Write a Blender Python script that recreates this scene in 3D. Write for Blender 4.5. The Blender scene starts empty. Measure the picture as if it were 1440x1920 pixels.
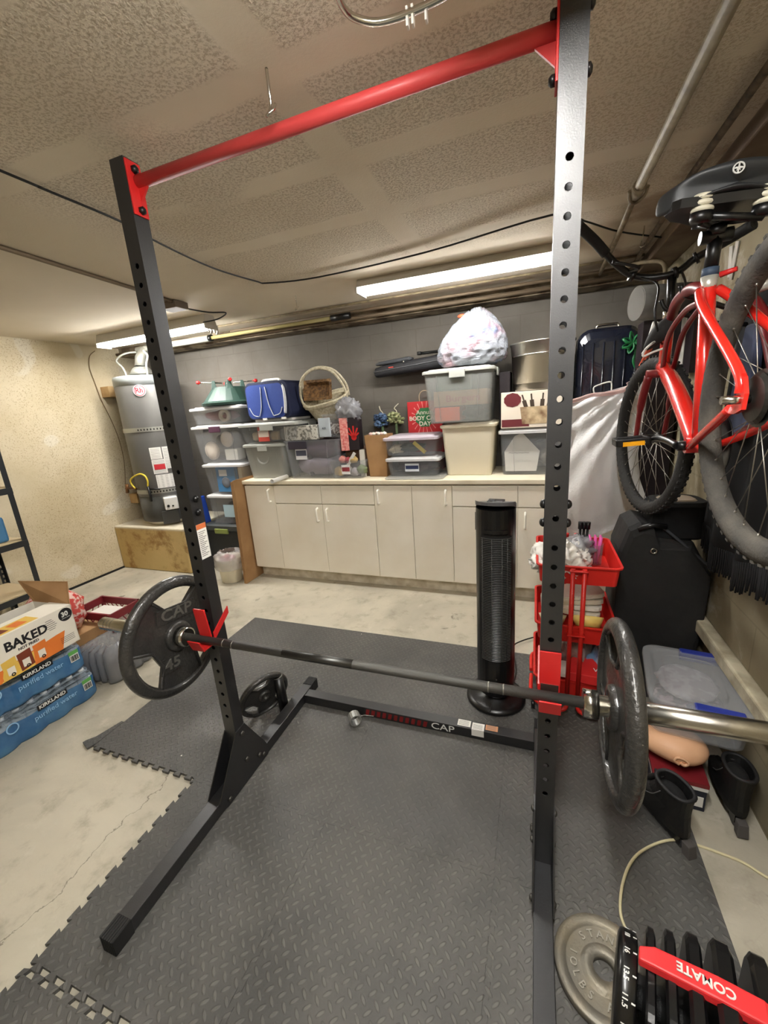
import bpy, math, random
from mathutils import Vector, Matrix, Euler, noise
PI = math.pi
R = math.radians
random.seed(7)
sc = bpy.context.scene
COL = sc.collection

# ---------------------------------------------------------------- helpers
def lin(c):
    c = c / 255.0
    return c / 12.92 if c <= 0.04045 else ((c + 0.055) / 1.055) ** 2.4

def S(r, g, b):
    return (lin(r), lin(g), lin(b), 1.0)

CACHE = {}
def M(name, col=(200, 200, 200), rough=.5, metal=0.0, col2=None, nscale=8.0, nlo=.35, nhi=.65, detail=4,
      bump=0.0, bscale=60.0, spec=.5, clear=0.0, emit=0.0, coat=0.0, sub=0.0):
    """procedural material: principled base, optional second colour by noise, noise bump, optional see-through share"""
    if name in CACHE:
        return CACHE[name]
    m = bpy.data.materials.new(name)
    m.use_nodes = True
    nt = m.node_tree
    b = nt.nodes['Principled BSDF']
    out = nt.nodes['Material Output']
    b.inputs['Base Color'].default_value = S(*col)
    b.inputs['Roughness'].default_value = rough
    b.inputs['Metallic'].default_value = metal
    b.inputs['Specular IOR Level'].default_value = spec
    b.inputs['Coat Weight'].default_value = coat
    tc = nt.nodes.new('ShaderNodeTexCoord')
    if col2 is not None:
        n = nt.nodes.new('ShaderNodeTexNoise')
        n.inputs['Scale'].default_value = nscale
        n.inputs['Detail'].default_value = detail
        nt.links.new(tc.outputs['Object'], n.inputs['Vector'])
        r = nt.nodes.new('ShaderNodeMapRange')
        r.inputs[1].default_value = nlo
        r.inputs[2].default_value = nhi
        nt.links.new(n.outputs[0], r.inputs[0])
        mx = nt.nodes.new('ShaderNodeMix')
        mx.data_type = 'RGBA'
        mx.inputs[6].default_value = S(*col)
        mx.inputs[7].default_value = S(*col2)
        nt.links.new(r.outputs[0], mx.inputs[0])
        nt.links.new(mx.outputs[2], b.inputs['Base Color'])
    if bump:
        n2 = nt.nodes.new('ShaderNodeTexNoise')
        n2.inputs['Scale'].default_value = bscale
        n2.inputs['Detail'].default_value = 3
        nt.links.new(tc.outputs['Object'], n2.inputs['Vector'])
        bp = nt.nodes.new('ShaderNodeBump')
        bp.inputs['Strength'].default_value = bump
        bp.inputs['Distance'].default_value = .01
        nt.links.new(n2.outputs[0], bp.inputs['Height'])
        nt.links.new(bp.outputs[0], b.inputs['Normal'])
    if emit:
        b.inputs['Emission Color'].default_value = S(*col)
        b.inputs['Emission Strength'].default_value = emit
    if clear:
        t = nt.nodes.new('ShaderNodeBsdfTransparent')
        t.inputs[0].default_value = (.97, .97, .97, 1)
        x = nt.nodes.new('ShaderNodeMixShader')
        x.inputs[0].default_value = 1 - clear
        nt.links.new(t.outputs[0], x.inputs[1])
        nt.links.new(b.outputs[0], x.inputs[2])
        nt.links.new(x.outputs[0], out.inputs[0])
    CACHE[name] = m
    return m

def _curve_mesh(cu):
    ob = bpy.data.objects.new('tmp', cu)
    me = bpy.data.meshes.new_from_object(ob)
    vs = [tuple(v.co) for v in me.vertices]
    fs = [tuple(p.vertices) for p in me.polygons]
    bpy.data.objects.remove(ob)
    bpy.data.meshes.remove(me)
    bpy.data.curves.remove(cu)
    return vs, fs

def circ(r, n=24, c=(0, 0), a0=0.0, a1=2 * PI, closed=True):
    k = n if closed else n - 1
    return [(c[0] + r * math.cos(a0 + (a1 - a0) * i / k), c[1] + r * math.sin(a0 + (a1 - a0) * i / k)) for i in range(n)]

def rr(w, d, r=.02, n=5, c=(0, 0)):
    """rounded rectangle outline, counter-clockwise"""
    r = min(r, w / 2 - 1e-4, d / 2 - 1e-4)
    o = []
    for k, (sx, sy) in enumerate(((1, 1), (-1, 1), (-1, -1), (1, -1))):
        for i in range(n):
            a = PI / 2 * k + PI / 2 * i / (n - 1)
            o.append((c[0] + sx * (w / 2 - r) + r * math.cos(a), c[1] + sy * (d / 2 - r) + r * math.sin(a)))
    return o

class MB:
    def __init__(s):
        s.v = []; s.f = []; s.sm = []; s.m = Matrix()
    def at(s, loc=(0, 0, 0), rot=(0, 0, 0), sc_=(1, 1, 1)):
        s.m = Matrix.LocRotScale(Vector(loc), Euler([R(a) for a in rot]), Vector(sc_))
        return s
    def mat4(s, m):
        s.m = m
        return s
    def add(s, vs, fs, smooth=False):
        n = len(s.v)
        s.v += [tuple(s.m @ Vector(v)) for v in vs]
        s.f += [tuple(i + n for i in f) for f in fs]
        s.sm += [smooth] * len(fs)
        return s
    def box(s, c, d):
        x, y, z = c; a, b, e = d[0] / 2, d[1] / 2, d[2] / 2
        vs = [(x + i * a, y + j * b, z + k * e) for k in (-1, 1) for j in (-1, 1) for i in (-1, 1)]
        return s.add(vs, [(0, 2, 3, 1), (4, 5, 7, 6), (0, 1, 5, 4), (2, 6, 7, 3), (0, 4, 6, 2), (1, 3, 7, 5)])
    def bb(s, x0, x1, y0, y1, z0, z1):
        return s.box(((x0 + x1) / 2, (y0 + y1) / 2, (z0 + z1) / 2), (abs(x1 - x0), abs(y1 - y0), abs(z1 - z0)))
    def hexa(s, p):
        """eight corners: bottom ring of four, top ring of four"""
        return s.add(p, [(3, 2, 1, 0), (4, 5, 6, 7), (0, 1, 5, 4), (1, 2, 6, 5), (2, 3, 7, 6), (3, 0, 4, 7)])
    def loft(s, loops, c0=True, c1=True, smooth=False, closed=False):
        n = len(loops[0]); vs = [p for L in loops for p in L]; fs = []
        K = len(loops)
        for k in range(K if closed else K - 1):
            a, b = k * n, ((k + 1) % K) * n
            for i in range(n):
                j = (i + 1) % n
                fs.append((a + i, a + j, b + j, b + i))
        if not closed:
            nc = len(fs)
            if c0: fs.append(tuple(range(n - 1, -1, -1)))
            if c1: fs.append(tuple((K - 1) * n + i for i in range(n)))
            s.add(vs, fs, smooth)
            for k in range(len(fs) - nc): s.sm[-1 - k] = False
            return s
        return s.add(vs, fs, smooth)
    def lofts(s, spec, **k):
        """spec: list of (outline2d, z)"""
        return s.loft([[(p[0], p[1], z) for p in L] for L, z in spec], **k)
    def lathe(s, prof, n=28, smooth=True, closed=False):
        return s.loft([[(r * math.cos(2 * PI * i / n), r * math.sin(2 * PI * i / n), z) for i in range(n)] for r, z in prof], smooth=smooth, closed=closed)
    def tube(s, pts, r, n=8, caps=True, smooth=True, closed=False, sy=1.0):
        P = [Vector(p) for p in pts]; K = len(P)
        rs = r if isinstance(r, (list, tuple)) else [r] * K
        T = []
        for i in range(K):
            if closed: t = P[(i + 1) % K] - P[i - 1]
            else: t = P[min(i + 1, K - 1)] - P[max(i - 1, 0)]
            T.append(t.normalized() if t.length > 1e-9 else Vector((0, 0, 1)))
        up = Vector((0, 0, 1)) if abs(T[0].z) < .9 else Vector((0, 1, 0))
        N = (up - T[0] * up.dot(T[0])).normalized()
        loops = []
        for i in range(K):
            N = (N - T[i] * N.dot(T[i])).normalized()
            B = T[i].cross(N)
            loops.append([P[i] + (N * math.cos(2 * PI * j / n) * sy + B * math.sin(2 * PI * j / n)) * rs[i] for j in range(n)])
        return s.loft([[tuple(p) for p in L] for L in loops], caps, caps, smooth, closed)
    def cyl(s, p0, p1, r, n=16, r1=None, smooth=True):
        return s.tube([p0, p1], [r, r if r1 is None else r1], n, smooth=smooth)
    def fill(s, polys, z0, z1, bevel=0.0):
        cu = bpy.data.curves.new('t', 'CURVE'); cu.dimensions = '2D'; cu.fill_mode = 'BOTH'
        for pl in polys:
            sp = cu.splines.new('POLY'); sp.points.add(len(pl) - 1)
            for i, p in enumerate(pl): sp.points[i].co = (p[0], p[1], 0, 1)
            sp.use_cyclic_u = True
        cu.extrude = max((z1 - z0) / 2 - bevel, 0)
        if bevel: cu.bevel_depth = bevel; cu.bevel_resolution = 1
        vs, fs = _curve_mesh(cu)
        zc = (z0 + z1) / 2
        return s.add([(x, y, z + zc) for x, y, z in vs], fs)
    def text(s, t, size, depth=.0005, ax='CENTER', ay='CENTER', fat=0.0, sx=1.0, space=1.0):
        cu = bpy.data.curves.new('t', 'FONT'); cu.body = t; cu.size = size; cu.extrude = depth
        cu.align_x = ax; cu.align_y = ay; cu.offset = fat; cu.resolution_u = 3; cu.space_character = space
        vs, fs = _curve_mesh(cu)
        return s.add([(x * sx, y, z) for x, y, z in vs], fs)
    def grid(s, fn, nu, nv, smooth=True, thick=None):
        vs = [fn(i / nu, j / nv) for j in range(nv + 1) for i in range(nu + 1)]
        fs = [(j * (nu + 1) + i, j * (nu + 1) + i + 1, (j + 1) * (nu + 1) + i + 1, (j + 1) * (nu + 1) + i) for j in range(nv) for i in range(nu)]
        return s.add(vs, fs, smooth)
    def ball(s, c, r, nu=16, nv=10, amp=0.0, freq=3.0, seed=0, ridge=False, shape=None):
        """ellipsoid, optionally wrinkled"""
        rx, ry, rz = r if isinstance(r, (tuple, list)) else (r, r, r)
        vs = []; fs = []
        for j in range(nv + 1):
            ph = -PI / 2 + PI * j / nv
            for i in range(nu):
                th = 2 * PI * i / nu
                d = Vector((math.cos(ph) * math.cos(th), math.cos(ph) * math.sin(th), math.sin(ph)))
                k = 1.0
                if amp:
                    q = noise.noise(d * freq + Vector((seed, seed * 1.7, 0)))
                    if ridge: q = (.5 - abs(q)) * 2 - .6
                    k += amp * q
                p = Vector((d.x * rx * k, d.y * ry * k, d.z * rz * k))
                if shape: p = Vector(shape(d, p))
                vs.append((c[0] + p.x, c[1] + p.y, c[2] + p.z))
        for j in range(nv):
            for i in range(nu):
                k = (i + 1) % nu
                fs.append((j * nu + i, j * nu + k, (j + 1) * nu + k, (j + 1) * nu + i))
        return s.add(vs, fs, True)
    def build(s, name, mat, parent=None, bev=0.0, seg=2, sub=0, solid=0.0, label=None, kind=None):
        me = bpy.data.meshes.new(name)
        me.from_pydata(s.v, [], s.f)
        me.polygons.foreach_set('use_smooth', s.sm)
        if mat is not None: me.materials.append(mat)
        me.validate()
        me.update()
        ob = bpy.data.objects.new(name, me)
        COL.objects.link(ob)
        if parent is not None: ob.parent = parent
        if solid:
            md = ob.modifiers.new('s', 'SOLIDIFY'); md.thickness = solid; md.offset = 0
        if bev:
            md = ob.modifiers.new('b', 'BEVEL'); md.width = bev; md.segments = seg; md.limit_method = 'ANGLE'; md.angle_limit = R(40)
        if sub:
            md = ob.modifiers.new('u', 'SUBSURF'); md.levels = sub; md.render_levels = sub
        if label: ob['label'] = label
        if kind: ob['kind'] = kind
        return ob

def thing(name, label, cat, loc=(0, 0, 0), rz=0.0, group=None, rot=None):
    o = bpy.data.objects.new(name, None)
    COL.objects.link(o)
    o.empty_display_size = .05
    o.location = loc
    o.rotation_euler = rot if rot else (0, 0, R(rz))
    o['label'] = label; o['category'] = cat
    if group: o['group'] = group
    return o

def tag(o, label, cat, group=None, kind=None):
    o['label'] = label; o['category'] = cat
    if group: o['group'] = group
    if kind: o['kind'] = kind
    return o

def struct(name, mb, mat, **k):
    return mb.build(name, mat, None, kind='structure', **k)

def dup(root, loc=None, label=None, rot=None):
    r = root.copy(); COL.objects.link(r)
    if loc is not None: r.location = loc
    if rot is not None: r.rotation_euler = rot
    if label: r['label'] = label
    for ch in list(root.children):
        c = ch.copy(); COL.objects.link(c); c.parent = r
        for g in list(ch.children):
            d = g.copy(); COL.objects.link(d); d.parent = c
    return r

def smooth_path(pts, n=6):
    """Catmull-Rom through points"""
    P = [Vector(p) for p in pts]; o = []
    for i in range(len(P) - 1):
        a = P[max(i - 1, 0)]; b = P[i]; c = P[i + 1]; d = P[min(i + 2, len(P) - 1)]
        for k in range(n):
            t = k / n
            o.append(.5 * ((2 * b) + (c - a) * t + (2 * a - 5 * b + 4 * c - d) * t * t + (3 * b - a - 3 * c + d) * t ** 3))
    o.append(P[-1])
    return [tuple(p) for p in o]

# node helpers for the setting's materials
class NT:
    def __init__(s, name, rough=.9, spec=.3):
        s.m = bpy.data.materials.new(name); s.m.use_nodes = True; s.t = s.m.node_tree
        s.b = s.t.nodes['Principled BSDF']; s.b.inputs['Roughness'].default_value = rough
        s.b.inputs['Specular IOR Level'].default_value = spec
        s.tc = s.t.nodes.new('ShaderNodeTexCoord')
        s.P = s.tc.outputs['Object']
    def _in(s, sock, v):
        if hasattr(v, 'links') or isinstance(v, bpy.types.NodeSocket): s.t.links.new(v, sock)
        elif v is not None: sock.default_value = v
    def noise(s, scale, detail=4, rough=.5, vec=None, dist=0.0):
        n = s.t.nodes.new('ShaderNodeTexNoise'); n.inputs['Scale'].default_value = scale
        n.inputs['Detail'].default_value = detail; n.inputs['Roughness'].default_value = rough
        n.inputs['Distortion'].default_value = dist
        s.t.links.new(vec or s.P, n.inputs['Vector']); return n.outputs[0]
    def vor(s, scale, feature='F1', vec=None):
        n = s.t.nodes.new('ShaderNodeTexVoronoi'); n.feature = feature; n.inputs['Scale'].default_value = scale
        s.t.links.new(vec or s.P, n.inputs['Vector']); return n.outputs['Distance']
    def ramp(s, v, lo, hi, a=0.0, b=1.0):
        n = s.t.nodes.new('ShaderNodeMapRange'); n.interpolation_type = 'SMOOTHSTEP'
        s._in(n.inputs[0], v); n.inputs[1].default_value = lo; n.inputs[2].default_value = hi
        n.inputs[3].default_value = a; n.inputs[4].default_value = b; return n.outputs[0]
    def math(s, op, a, b=None, c=None):
        n = s.t.nodes.new('ShaderNodeMath'); n.operation = op
        s._in(n.inputs[0], a)
        if b is not None: s._in(n.inputs[1], b)
        if c is not None: s._in(n.inputs[2], c)
        return n.outputs[0]
    def mix(s, f, a, b):
        n = s.t.nodes.new('ShaderNodeMix'); n.data_type = 'RGBA'
        s._in(n.inputs[0], f); s._in(n.inputs[6], a); s._in(n.inputs[7], b); return n.outputs[2]
    def sep(s, vec=None):
        n = s.t.nodes.new('ShaderNodeSeparateXYZ'); s.t.links.new(vec or s.P, n.inputs[0]); return n.outputs
    def comb(s, x, y, z):
        n = s.t.nodes.new('ShaderNodeCombineXYZ'); s._in(n.inputs[0], x); s._in(n.inputs[1], y); s._in(n.inputs[2], z); return n.outputs[0]
    def scale(s, v):
        n = s.t.nodes.new('ShaderNodeMapping'); n.inputs['Scale'].default_value = v; s.t.links.new(s.P, n.inputs[0]); return n.outputs[0]
    def bump(s, h, strength, dist=.01, prev=None):
        n = s.t.nodes.new('ShaderNodeBump'); n.inputs['Strength'].default_value = strength; n.inputs['Distance'].default_value = dist
        s.t.links.new(h, n.inputs['Height'])
        if prev is not None: s.t.links.new(prev, n.inputs['Normal'])
        return n.outputs[0]
    def done(s, col, nrm=None, rough=None):
        s._in(s.b.inputs['Base Color'], col)
        if nrm is not None: s.t.links.new(nrm, s.b.inputs['Normal'])
        if rough is not None: s._in(s.b.inputs['Roughness'], rough)
        return s.m

# ---------------------------------------------------------------- camera (solved from the rack's known sizes)
CAM = Vector((0.5251, -1.019, 1.4501))
cam_data = bpy.data.cameras.new('camera')
cam = bpy.data.objects.new('camera', cam_data)
COL.objects.link(cam)
cam.location = CAM
cam.rotation_euler = (R(75.294), R(4.001), R(19.775))
cam_data.sensor_fit = 'VERTICAL'
cam_data.sensor_height = 36
cam_data.sensor_width = 27
cam_data.lens = 763.13 * 36 / 1920
cam_data.clip_start = .02
sc.camera = cam
CM = cam.rotation_euler.to_matrix()
FL = -0.012      # concrete floor; the foam tiles' top is z = 0
CT = 0.90        # countertop
def P(u, v, x=None, y=None, z=None):
    """a measured point of the photograph on a known plane of the room"""
    d = CM @ Vector(((u - 720) / 763.13, -(v - 960) / 763.13, -1))
    t = (x - CAM.x) / d.x if x is not None else (y - CAM.y) / d.y if y is not None else (z - CAM.z) / d.z
    return CAM + d * t

# ---------------------------------------------------------------- shared materials
BLK = M('black_steel', (20, 20, 22), .45, spec=.9, bump=.05, bscale=300, col2=(30, 30, 32), nscale=30, nlo=.6, nhi=.8)
BLKP = M('black_plastic', (11, 11, 12), .35)
RUB = M('black_rubber', (22, 22, 22), .7)
CHR = M('chrome', (210, 208, 200), .18, 1.0)
STEEL = M('brushed_steel', (170, 165, 155), .32, 1.0)
REDM = M('red_paint', (192, 34, 33), .38)
CLR = M('clear_plastic', (190, 194, 198), .22, clear=.85)
CLR2 = M('cloudy_plastic', (186, 188, 184), .35, clear=.6)
MILK = M('milky_lid', (226, 226, 226), .4, clear=.25)
WHT = M('white_plastic', (228, 226, 220), .45)
CARD = M('brown_cardboard', (168, 130, 88), .85, col2=(150, 113, 74), nscale=6)
PAPER = M('white_paper', (225, 222, 214), .8)
# ================================================================ THE SETTING
XL, XR, YB, YF, ZC = -3.52, 1.27, 2.45, -3.0, 2.2

def mat_floor():
    n = NT('concrete_floor', .82, .35)
    a = n.noise(1.3, 6, .6, dist=.6); b = n.noise(9, 6, .65); c = n.noise(70, 3)
    col = n.mix(n.ramp(a, .3, .7), S(196, 189, 170), S(166, 160, 144))
    col = n.mix(n.ramp(b, .5, .78, 0, .55), col, S(128, 120, 102))
    col = n.mix(n.ramp(n.noise(3.1, 8, .7), .56, .66, 0, .5), col, S(206, 200, 184))
    # dark oil stains on the open floor
    st = n.math('MULTIPLY', n.ramp(n.noise(5.3, 5, .6, dist=1.0), .6, .68), n.ramp(n.noise(1.1, 2), .5, .58))
    col = n.mix(n.math('MULTIPLY', st, .75), col, S(84, 78, 64))
    # hairline cracks: a running crack beside the mat and a few thin ones
    s = n.sep()
    wob = n.math('MULTIPLY', n.math('SUBTRACT', n.noise(7, 5, .6), .5), .16)
    cx = n.math('ADD', n.math('ADD', s[0], .915), wob)
    ln = n.ramp(n.math('ABSOLUTE', cx), .0006, .0026, 1, 0)
    ln = n.math('MULTIPLY', ln, n.ramp(s[1], -.0, .12, 1, 0))
    col = n.mix(n.math('MULTIPLY', ln, .55), col, S(70, 62, 50))
    nb = n.bump(b, .12); nb = n.bump(c, .15, .004, nb)
    return n.done(col, nb, n.ramp(b, .3, .7, .7, .9))

def mat_ceiling():
    n = NT('textured_ceiling', .95, .1)
    s = n.sep()
    # taped plasterboard joints: one long joint, cross strips every 0.39 m
    w = n.math('MULTIPLY', n.math('SUBTRACT', n.noise(5, 3), .5), .05)
    jx = n.ramp(n.math('ABSOLUTE', n.math('ADD', n.math('ADD', s[0], .06), w)), .045, .065, 1, 0)
    m = n.math('ABSOLUTE', n.math('SUBTRACT', n.math('PINGPONG', n.math('ADD', s[1], n.math('ADD', w, 7.8)), .195), 0))
    jy = n.ramp(m, .04, .06, 1, 0)
    gate = n.ramp(n.noise(1.7, 2), .36, .46)
    j = n.math('MAXIMUM', jx, n.math('MULTIPLY', jy, gate))
    far = n.ramp(s[0], -1.25, -.95, 1, 0)
    farb = n.ramp(s[1], 1.15, 1.45)
    j = n.math('MAXIMUM', n.math('MAXIMUM', j, far), farb)
    sp = n.noise(120, 3, .65, dist=.3)
    k = n.math('MULTIPLY', n.ramp(sp, .45, .60), n.math('SUBTRACT', 1.0, j))
    base = n.mix(n.ramp(n.noise(1.4, 4), .3, .7), S(226, 216, 198), S(212, 200, 180))
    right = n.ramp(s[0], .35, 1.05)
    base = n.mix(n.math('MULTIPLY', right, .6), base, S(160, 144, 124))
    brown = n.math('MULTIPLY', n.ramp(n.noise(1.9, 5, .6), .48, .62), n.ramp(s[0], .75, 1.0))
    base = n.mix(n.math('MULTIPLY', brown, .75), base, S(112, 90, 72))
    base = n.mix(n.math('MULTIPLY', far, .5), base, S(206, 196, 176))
    col = n.mix(n.math('MULTIPLY', k, .5), base, S(146, 128, 102))
    nb = n.bump(n.math('MULTIPLY', sp, n.math('SUBTRACT', 1.1, j)), .55, .012)
    nb = n.bump(j, .5, .004, nb)
    return n.done(col, nb)

def mat_leftwall():
    n = NT('speckled_plaster', .93, .15)
    a = n.noise(1.3, 5, .6); sp = n.noise(95, 3, .7)
    base = n.mix(n.ramp(a, .35, .65), S(212, 200, 172), S(196, 182, 150))
    patch = n.ramp(n.noise(2.3, 1), .62, .64)
    base = n.mix(n.math('MULTIPLY', patch, .6), base, S(222, 216, 200))
    gate = n.ramp(n.noise(.9, 3), .38, .58)
    col = n.mix(n.math('MULTIPLY', n.math('MULTIPLY', n.ramp(sp, .54, .63), gate), .6), base, S(150, 128, 94))
    s = n.sep()
    grime = n.math('MULTIPLY', n.ramp(n.noise(2.6, 4), .45, .7), n.ramp(s[2], .9, .1))
    col = n.mix(n.math('MULTIPLY', grime, .3), col, S(150, 140, 120))
    return n.done(col, n.bump(sp, .35, .006))

def mat_block(name, c1, c2, mort, axis, dirt=None):
    n = NT(name, .9, .2)
    s = n.sep()
    v = n.comb(s[1] if axis == 'x' else s[0], s[2], 0.0)
    bk = n.t.nodes.new('ShaderNodeTexBrick')
    n.t.links.new(v, bk.inputs['Vector'])
    bk.inputs['Scale'].default_value = 1.0
    bk.inputs['Brick Width'].default_value = .405; bk.inputs['Row Height'].default_value = .203
    bk.inputs['Mortar Size'].default_value = .005; bk.inputs['Mortar Smooth'].default_value = .6
    bk.inputs['Color1'].default_value = (0, 0, 0, 1); bk.inputs['Color2'].default_value = (0, 0, 0, 1)
    bk.inputs['Mortar'].default_value = (1, 1, 1, 1)
    f = bk.outputs['Fac']
    a = n.noise(1.6, 6, .65)
    col = n.mix(n.ramp(a, .3, .7), S(*c1), S(*c2))
    col = n.mix(n.math('MULTIPLY', f, .3), col, S(*mort))
    if dirt:
        g = n.ramp(n.noise(3.3, 8, .7, dist=.5), .50, .64)
        col = n.mix(n.math('MULTIPLY', g, .65), col, S(*dirt))
    nb = n.bump(n.math('SUBTRACT', 1.0, f), .14, .004)
    nb = n.bump(n.noise(45, 4), .12, .006, nb)
    return n.done(col, nb)

struct('floor', MB().bb(XL - .1, XR + .1, YF - .1, YB + .1, FL - .1, FL), mat_floor())
struct('ceiling', MB().bb(XL - .1, XR + .1, YF - .1, YB + .1, ZC, ZC + .1), mat_ceiling())
struct('wall_left', MB().bb(XL - .1, XL, YF, YB, FL, ZC), mat_leftwall())
struct('wall_back', MB().bb(XL, XR, YB, YB + .1, FL, ZC), mat_block('painted_block_back', (108, 103, 96), (94, 89, 82), (80, 75, 68), 'y'))
struct('wall_right', MB().bb(XR, XR + .1, YF, YB, FL, ZC), mat_block('painted_block_right', (150, 140, 116), (128, 118, 96), (100, 90, 72), 'x', (190, 182, 166)))
struct('wall_front', MB().bb(XL, XR, YF - .1, YF, FL, ZC), M('garage_door_paint', (176, 168, 150), .8))
# black gap strip where the left wall meets the floor
struct('baseboard_left', MB().bb(XL, XL + .012, YF, 1.79, FL, FL + .018), M('dark_gap', (24, 22, 20), .9))
# concrete ledge below the ceiling at the back, and along the right wall near the floor
GRIME = M('dirty_concrete', (150, 138, 116), .9, col2=(84, 70, 54), nscale=7, nlo=.42, nhi=.6, bump=.4, bscale=30)
struct('trim_1', MB().bb(XL, XR, 2.28, YB, 2.115, ZC), GRIME, bev=.006)
struct('trim_2', MB().bb(XR - .05, XR, -1.2, 1.35, .37, .43), M('ledge_stone', (186, 178, 154), .9, col2=(130, 120, 98), nscale=9, bump=.5, bscale=25), bev=.008)
struct('trim_3', MB().bb(XR - .16, XR, YF, YB, 2.14, ZC), M('beam_paint', (120, 104, 84), .9, col2=(88, 70, 54), nscale=4), bev=.006)
# water heater plinth
n = NT('stained_plinth', .9, .2)
s_ = n.sep()
stn = n.ramp(n.noise(4.2, 8, .7, dist=.25), .5, .66)
c_ = n.mix(n.ramp(n.noise(1.2, 4), .3, .7), S(214, 190, 136), S(196, 168, 112))
c_ = n.mix(n.math('MULTIPLY', stn, .75), c_, S(140, 98, 50))
c_ = n.mix(n.ramp(s_[2], .41, .44, 0, .85), c_, S(214, 208, 190))
struct('trim_4', MB().bb(XL, -2.60, 1.79, YB, FL, .445), n.done(c_, n.bump(n.noise(30), .2)), bev=.012)

# ---- ceiling conduits, cable, hooks
PIPE = M('painted_pipe', (142, 128, 100), .6, col2=(108, 94, 72), nscale=20)
DUST = M('old_conduit', (120, 104, 84), .55, .3)
def pipe(name, pts, r, mat, label, cat='pipe', n=10, group=None):
    return tag(MB().tube(pts, r, n).build(name, mat), label, cat, group)
o = thing('ceiling_pipe', 'thick beige painted pipe with an elbow coupling running along the ceiling toward the bicycle', 'pipe', (0, 0, 0))
MB().tube([(.862, -2.9, 2.165), (.868, 1.0, 2.165)], .017, 10).tube([(.868, 1.0, 2.165), (.885, 1.62, 2.165), (.892, 2.2, 2.165)], .012, 10).build('tube', PIPE, o)
MB().tube(smooth_path([(.84, 1.0, 2.165), (.85, 1.04, 2.148), (.872, 1.06, 2.142), (.895, 1.03, 2.15), (.9, 1.0, 2.17)], 4), .006, 8).tube([(.868, .97, 2.165), (.868, 1.04, 2.165)], .023, 12).build('coupling', GRIME, o)
pipe('ceiling_pipe', [(1.035, -2.9, 2.175), (1.035, 1.0, 2.175), (1.06, 1.9, 2.175), (1.07, 2.25, 2.16)], .012, M('rusty_pipe', (104, 88, 68), .7, col2=(60, 50, 40), nscale=30), 'thin rusty pipe on the ceiling nearest the right wall')
pipe('wall_conduit', [(XL + .02, 2.235, 2.135), (1.2, 2.235, 2.135)], .014, DUST, 'dusty conduit just under the ledge, lowest along the back wall')
pipe('wall_conduit', [(-2.0, 2.17, 2.168), (.98, 2.17, 2.168)], .011, DUST, 'thin conduit on the ceiling in front of the back ledge')
pipe('wall_conduit', [(-2.6, 2.02, 2.188), (1.1, 2.02, 2.188)], .008, PIPE, 'thinnest conduit on the ceiling, farthest from the back wall')
t = thing('drain_pipe', 'pale horizontal pipe with yellow sleeve near ceiling above the stacked bins', 'pipe', (0, 0, 0))
MB().tube([(-3.1, 2.14, 2.13), (-2.2, 2.14, 2.135)], .026, 14).build('white_tube', M('pale_pipe', (186, 186, 176), .4), t)
MB().tube([(-2.2, 2.14, 2.135), (-1.0, 2.14, 2.14)], .014, 14).build('yellow_sleeve', M('yellow_sleeve', (168, 156, 104), .5), t)
MB().tube([(-2.22, 2.14, 2.135), (-2.19, 2.14, 2.135)], .028, 14).tube([(-1.0, 2.14, 2.14), (-.84, 2.14, 2.14)], .024, 12).build('coupling', BLKP, t)
pipe('bent_pipe', smooth_path([(1.0, 2.05, 2.15), (1.1, 1.98, 2.14), (1.17, 1.9, 2.1), (1.18, 1.88, 2.0), (1.18, 1.88, 1.84)], 6), .011, PIPE, 'thin bent pipe curving down at the far right corner above grey roll')
pipe('ceiling_cable', smooth_path([(-.96, -1.2, 2.19), (-.955, -.066, 2.188), (-.953, .05, 2.186), (-.956, .324, 2.186), (-1.006, .537, 2.188), (-1.035, .89, 2.186), (-.998, 1.19, 2.188), (-.96, 1.26, 2.188), (-.657, 1.327, 2.188), (-.012, 1.27, 2.186), (.573, 1.127, 2.184), (.709, 1.266, 2.182), (.884, 1.502, 2.182), (1.11, 1.712, 2.18)], 5), .0045, BLKP, 'long black cable clipped in a bend across the ceiling', 'cable', 6)
t = thing('ceiling_conduit', 'grey conduit ending in junction box above the left fluorescent lamp', 'conduit', (0, 0, 0))
MB().tube([(-1.50, -.6, 2.19), (-1.564, .248, 2.19), (-1.64, .95, 2.19), (-1.69, 1.26, 2.19)], .010, 8).build('tube', DUST, t)
MB().bb(-1.80, -1.66, 1.24, 1.35, 2.155, 2.198).build('junction_box', M('box_grey', (110, 98, 84), .6), t, bev=.004)
MB().tube(smooth_path([(-1.70, 1.34, 2.17), (-1.60, 1.46, 2.15), (-1.55, 1.58, 2.16), (-1.66, 1.62, 2.14), (-1.78, 1.60, 2.13)], 5), .005, 6).build('cable', BLKP, t)
def hook(x, y, label, s=1.0):
    t_ = MB().tube(smooth_path([(x, y, 2.2), (x - .002, y + .004, 2.16), (x - .006, y + .01, 2.135), (x - .012, y, 2.115), (x - .004, y - .012, 2.108), (x + .010, y - .006, 2.118), (x + .012, y, 2.13)], 4), .0028 * s, 6)
    tag(t_.build('ceiling_hook', CHR), label, 'hook', 'small hooks screwed into the ceiling')
hook(-.06, -.02, 'small metal hook screwed into the ceiling joint behind the red bar', 1.2)
hook(1.0, 1.55, 'small metal hook in the ceiling near the bicycle saddle')
hook(-1.0, 1.62, 'small metal hook in the ceiling between the two far lamps')

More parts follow.
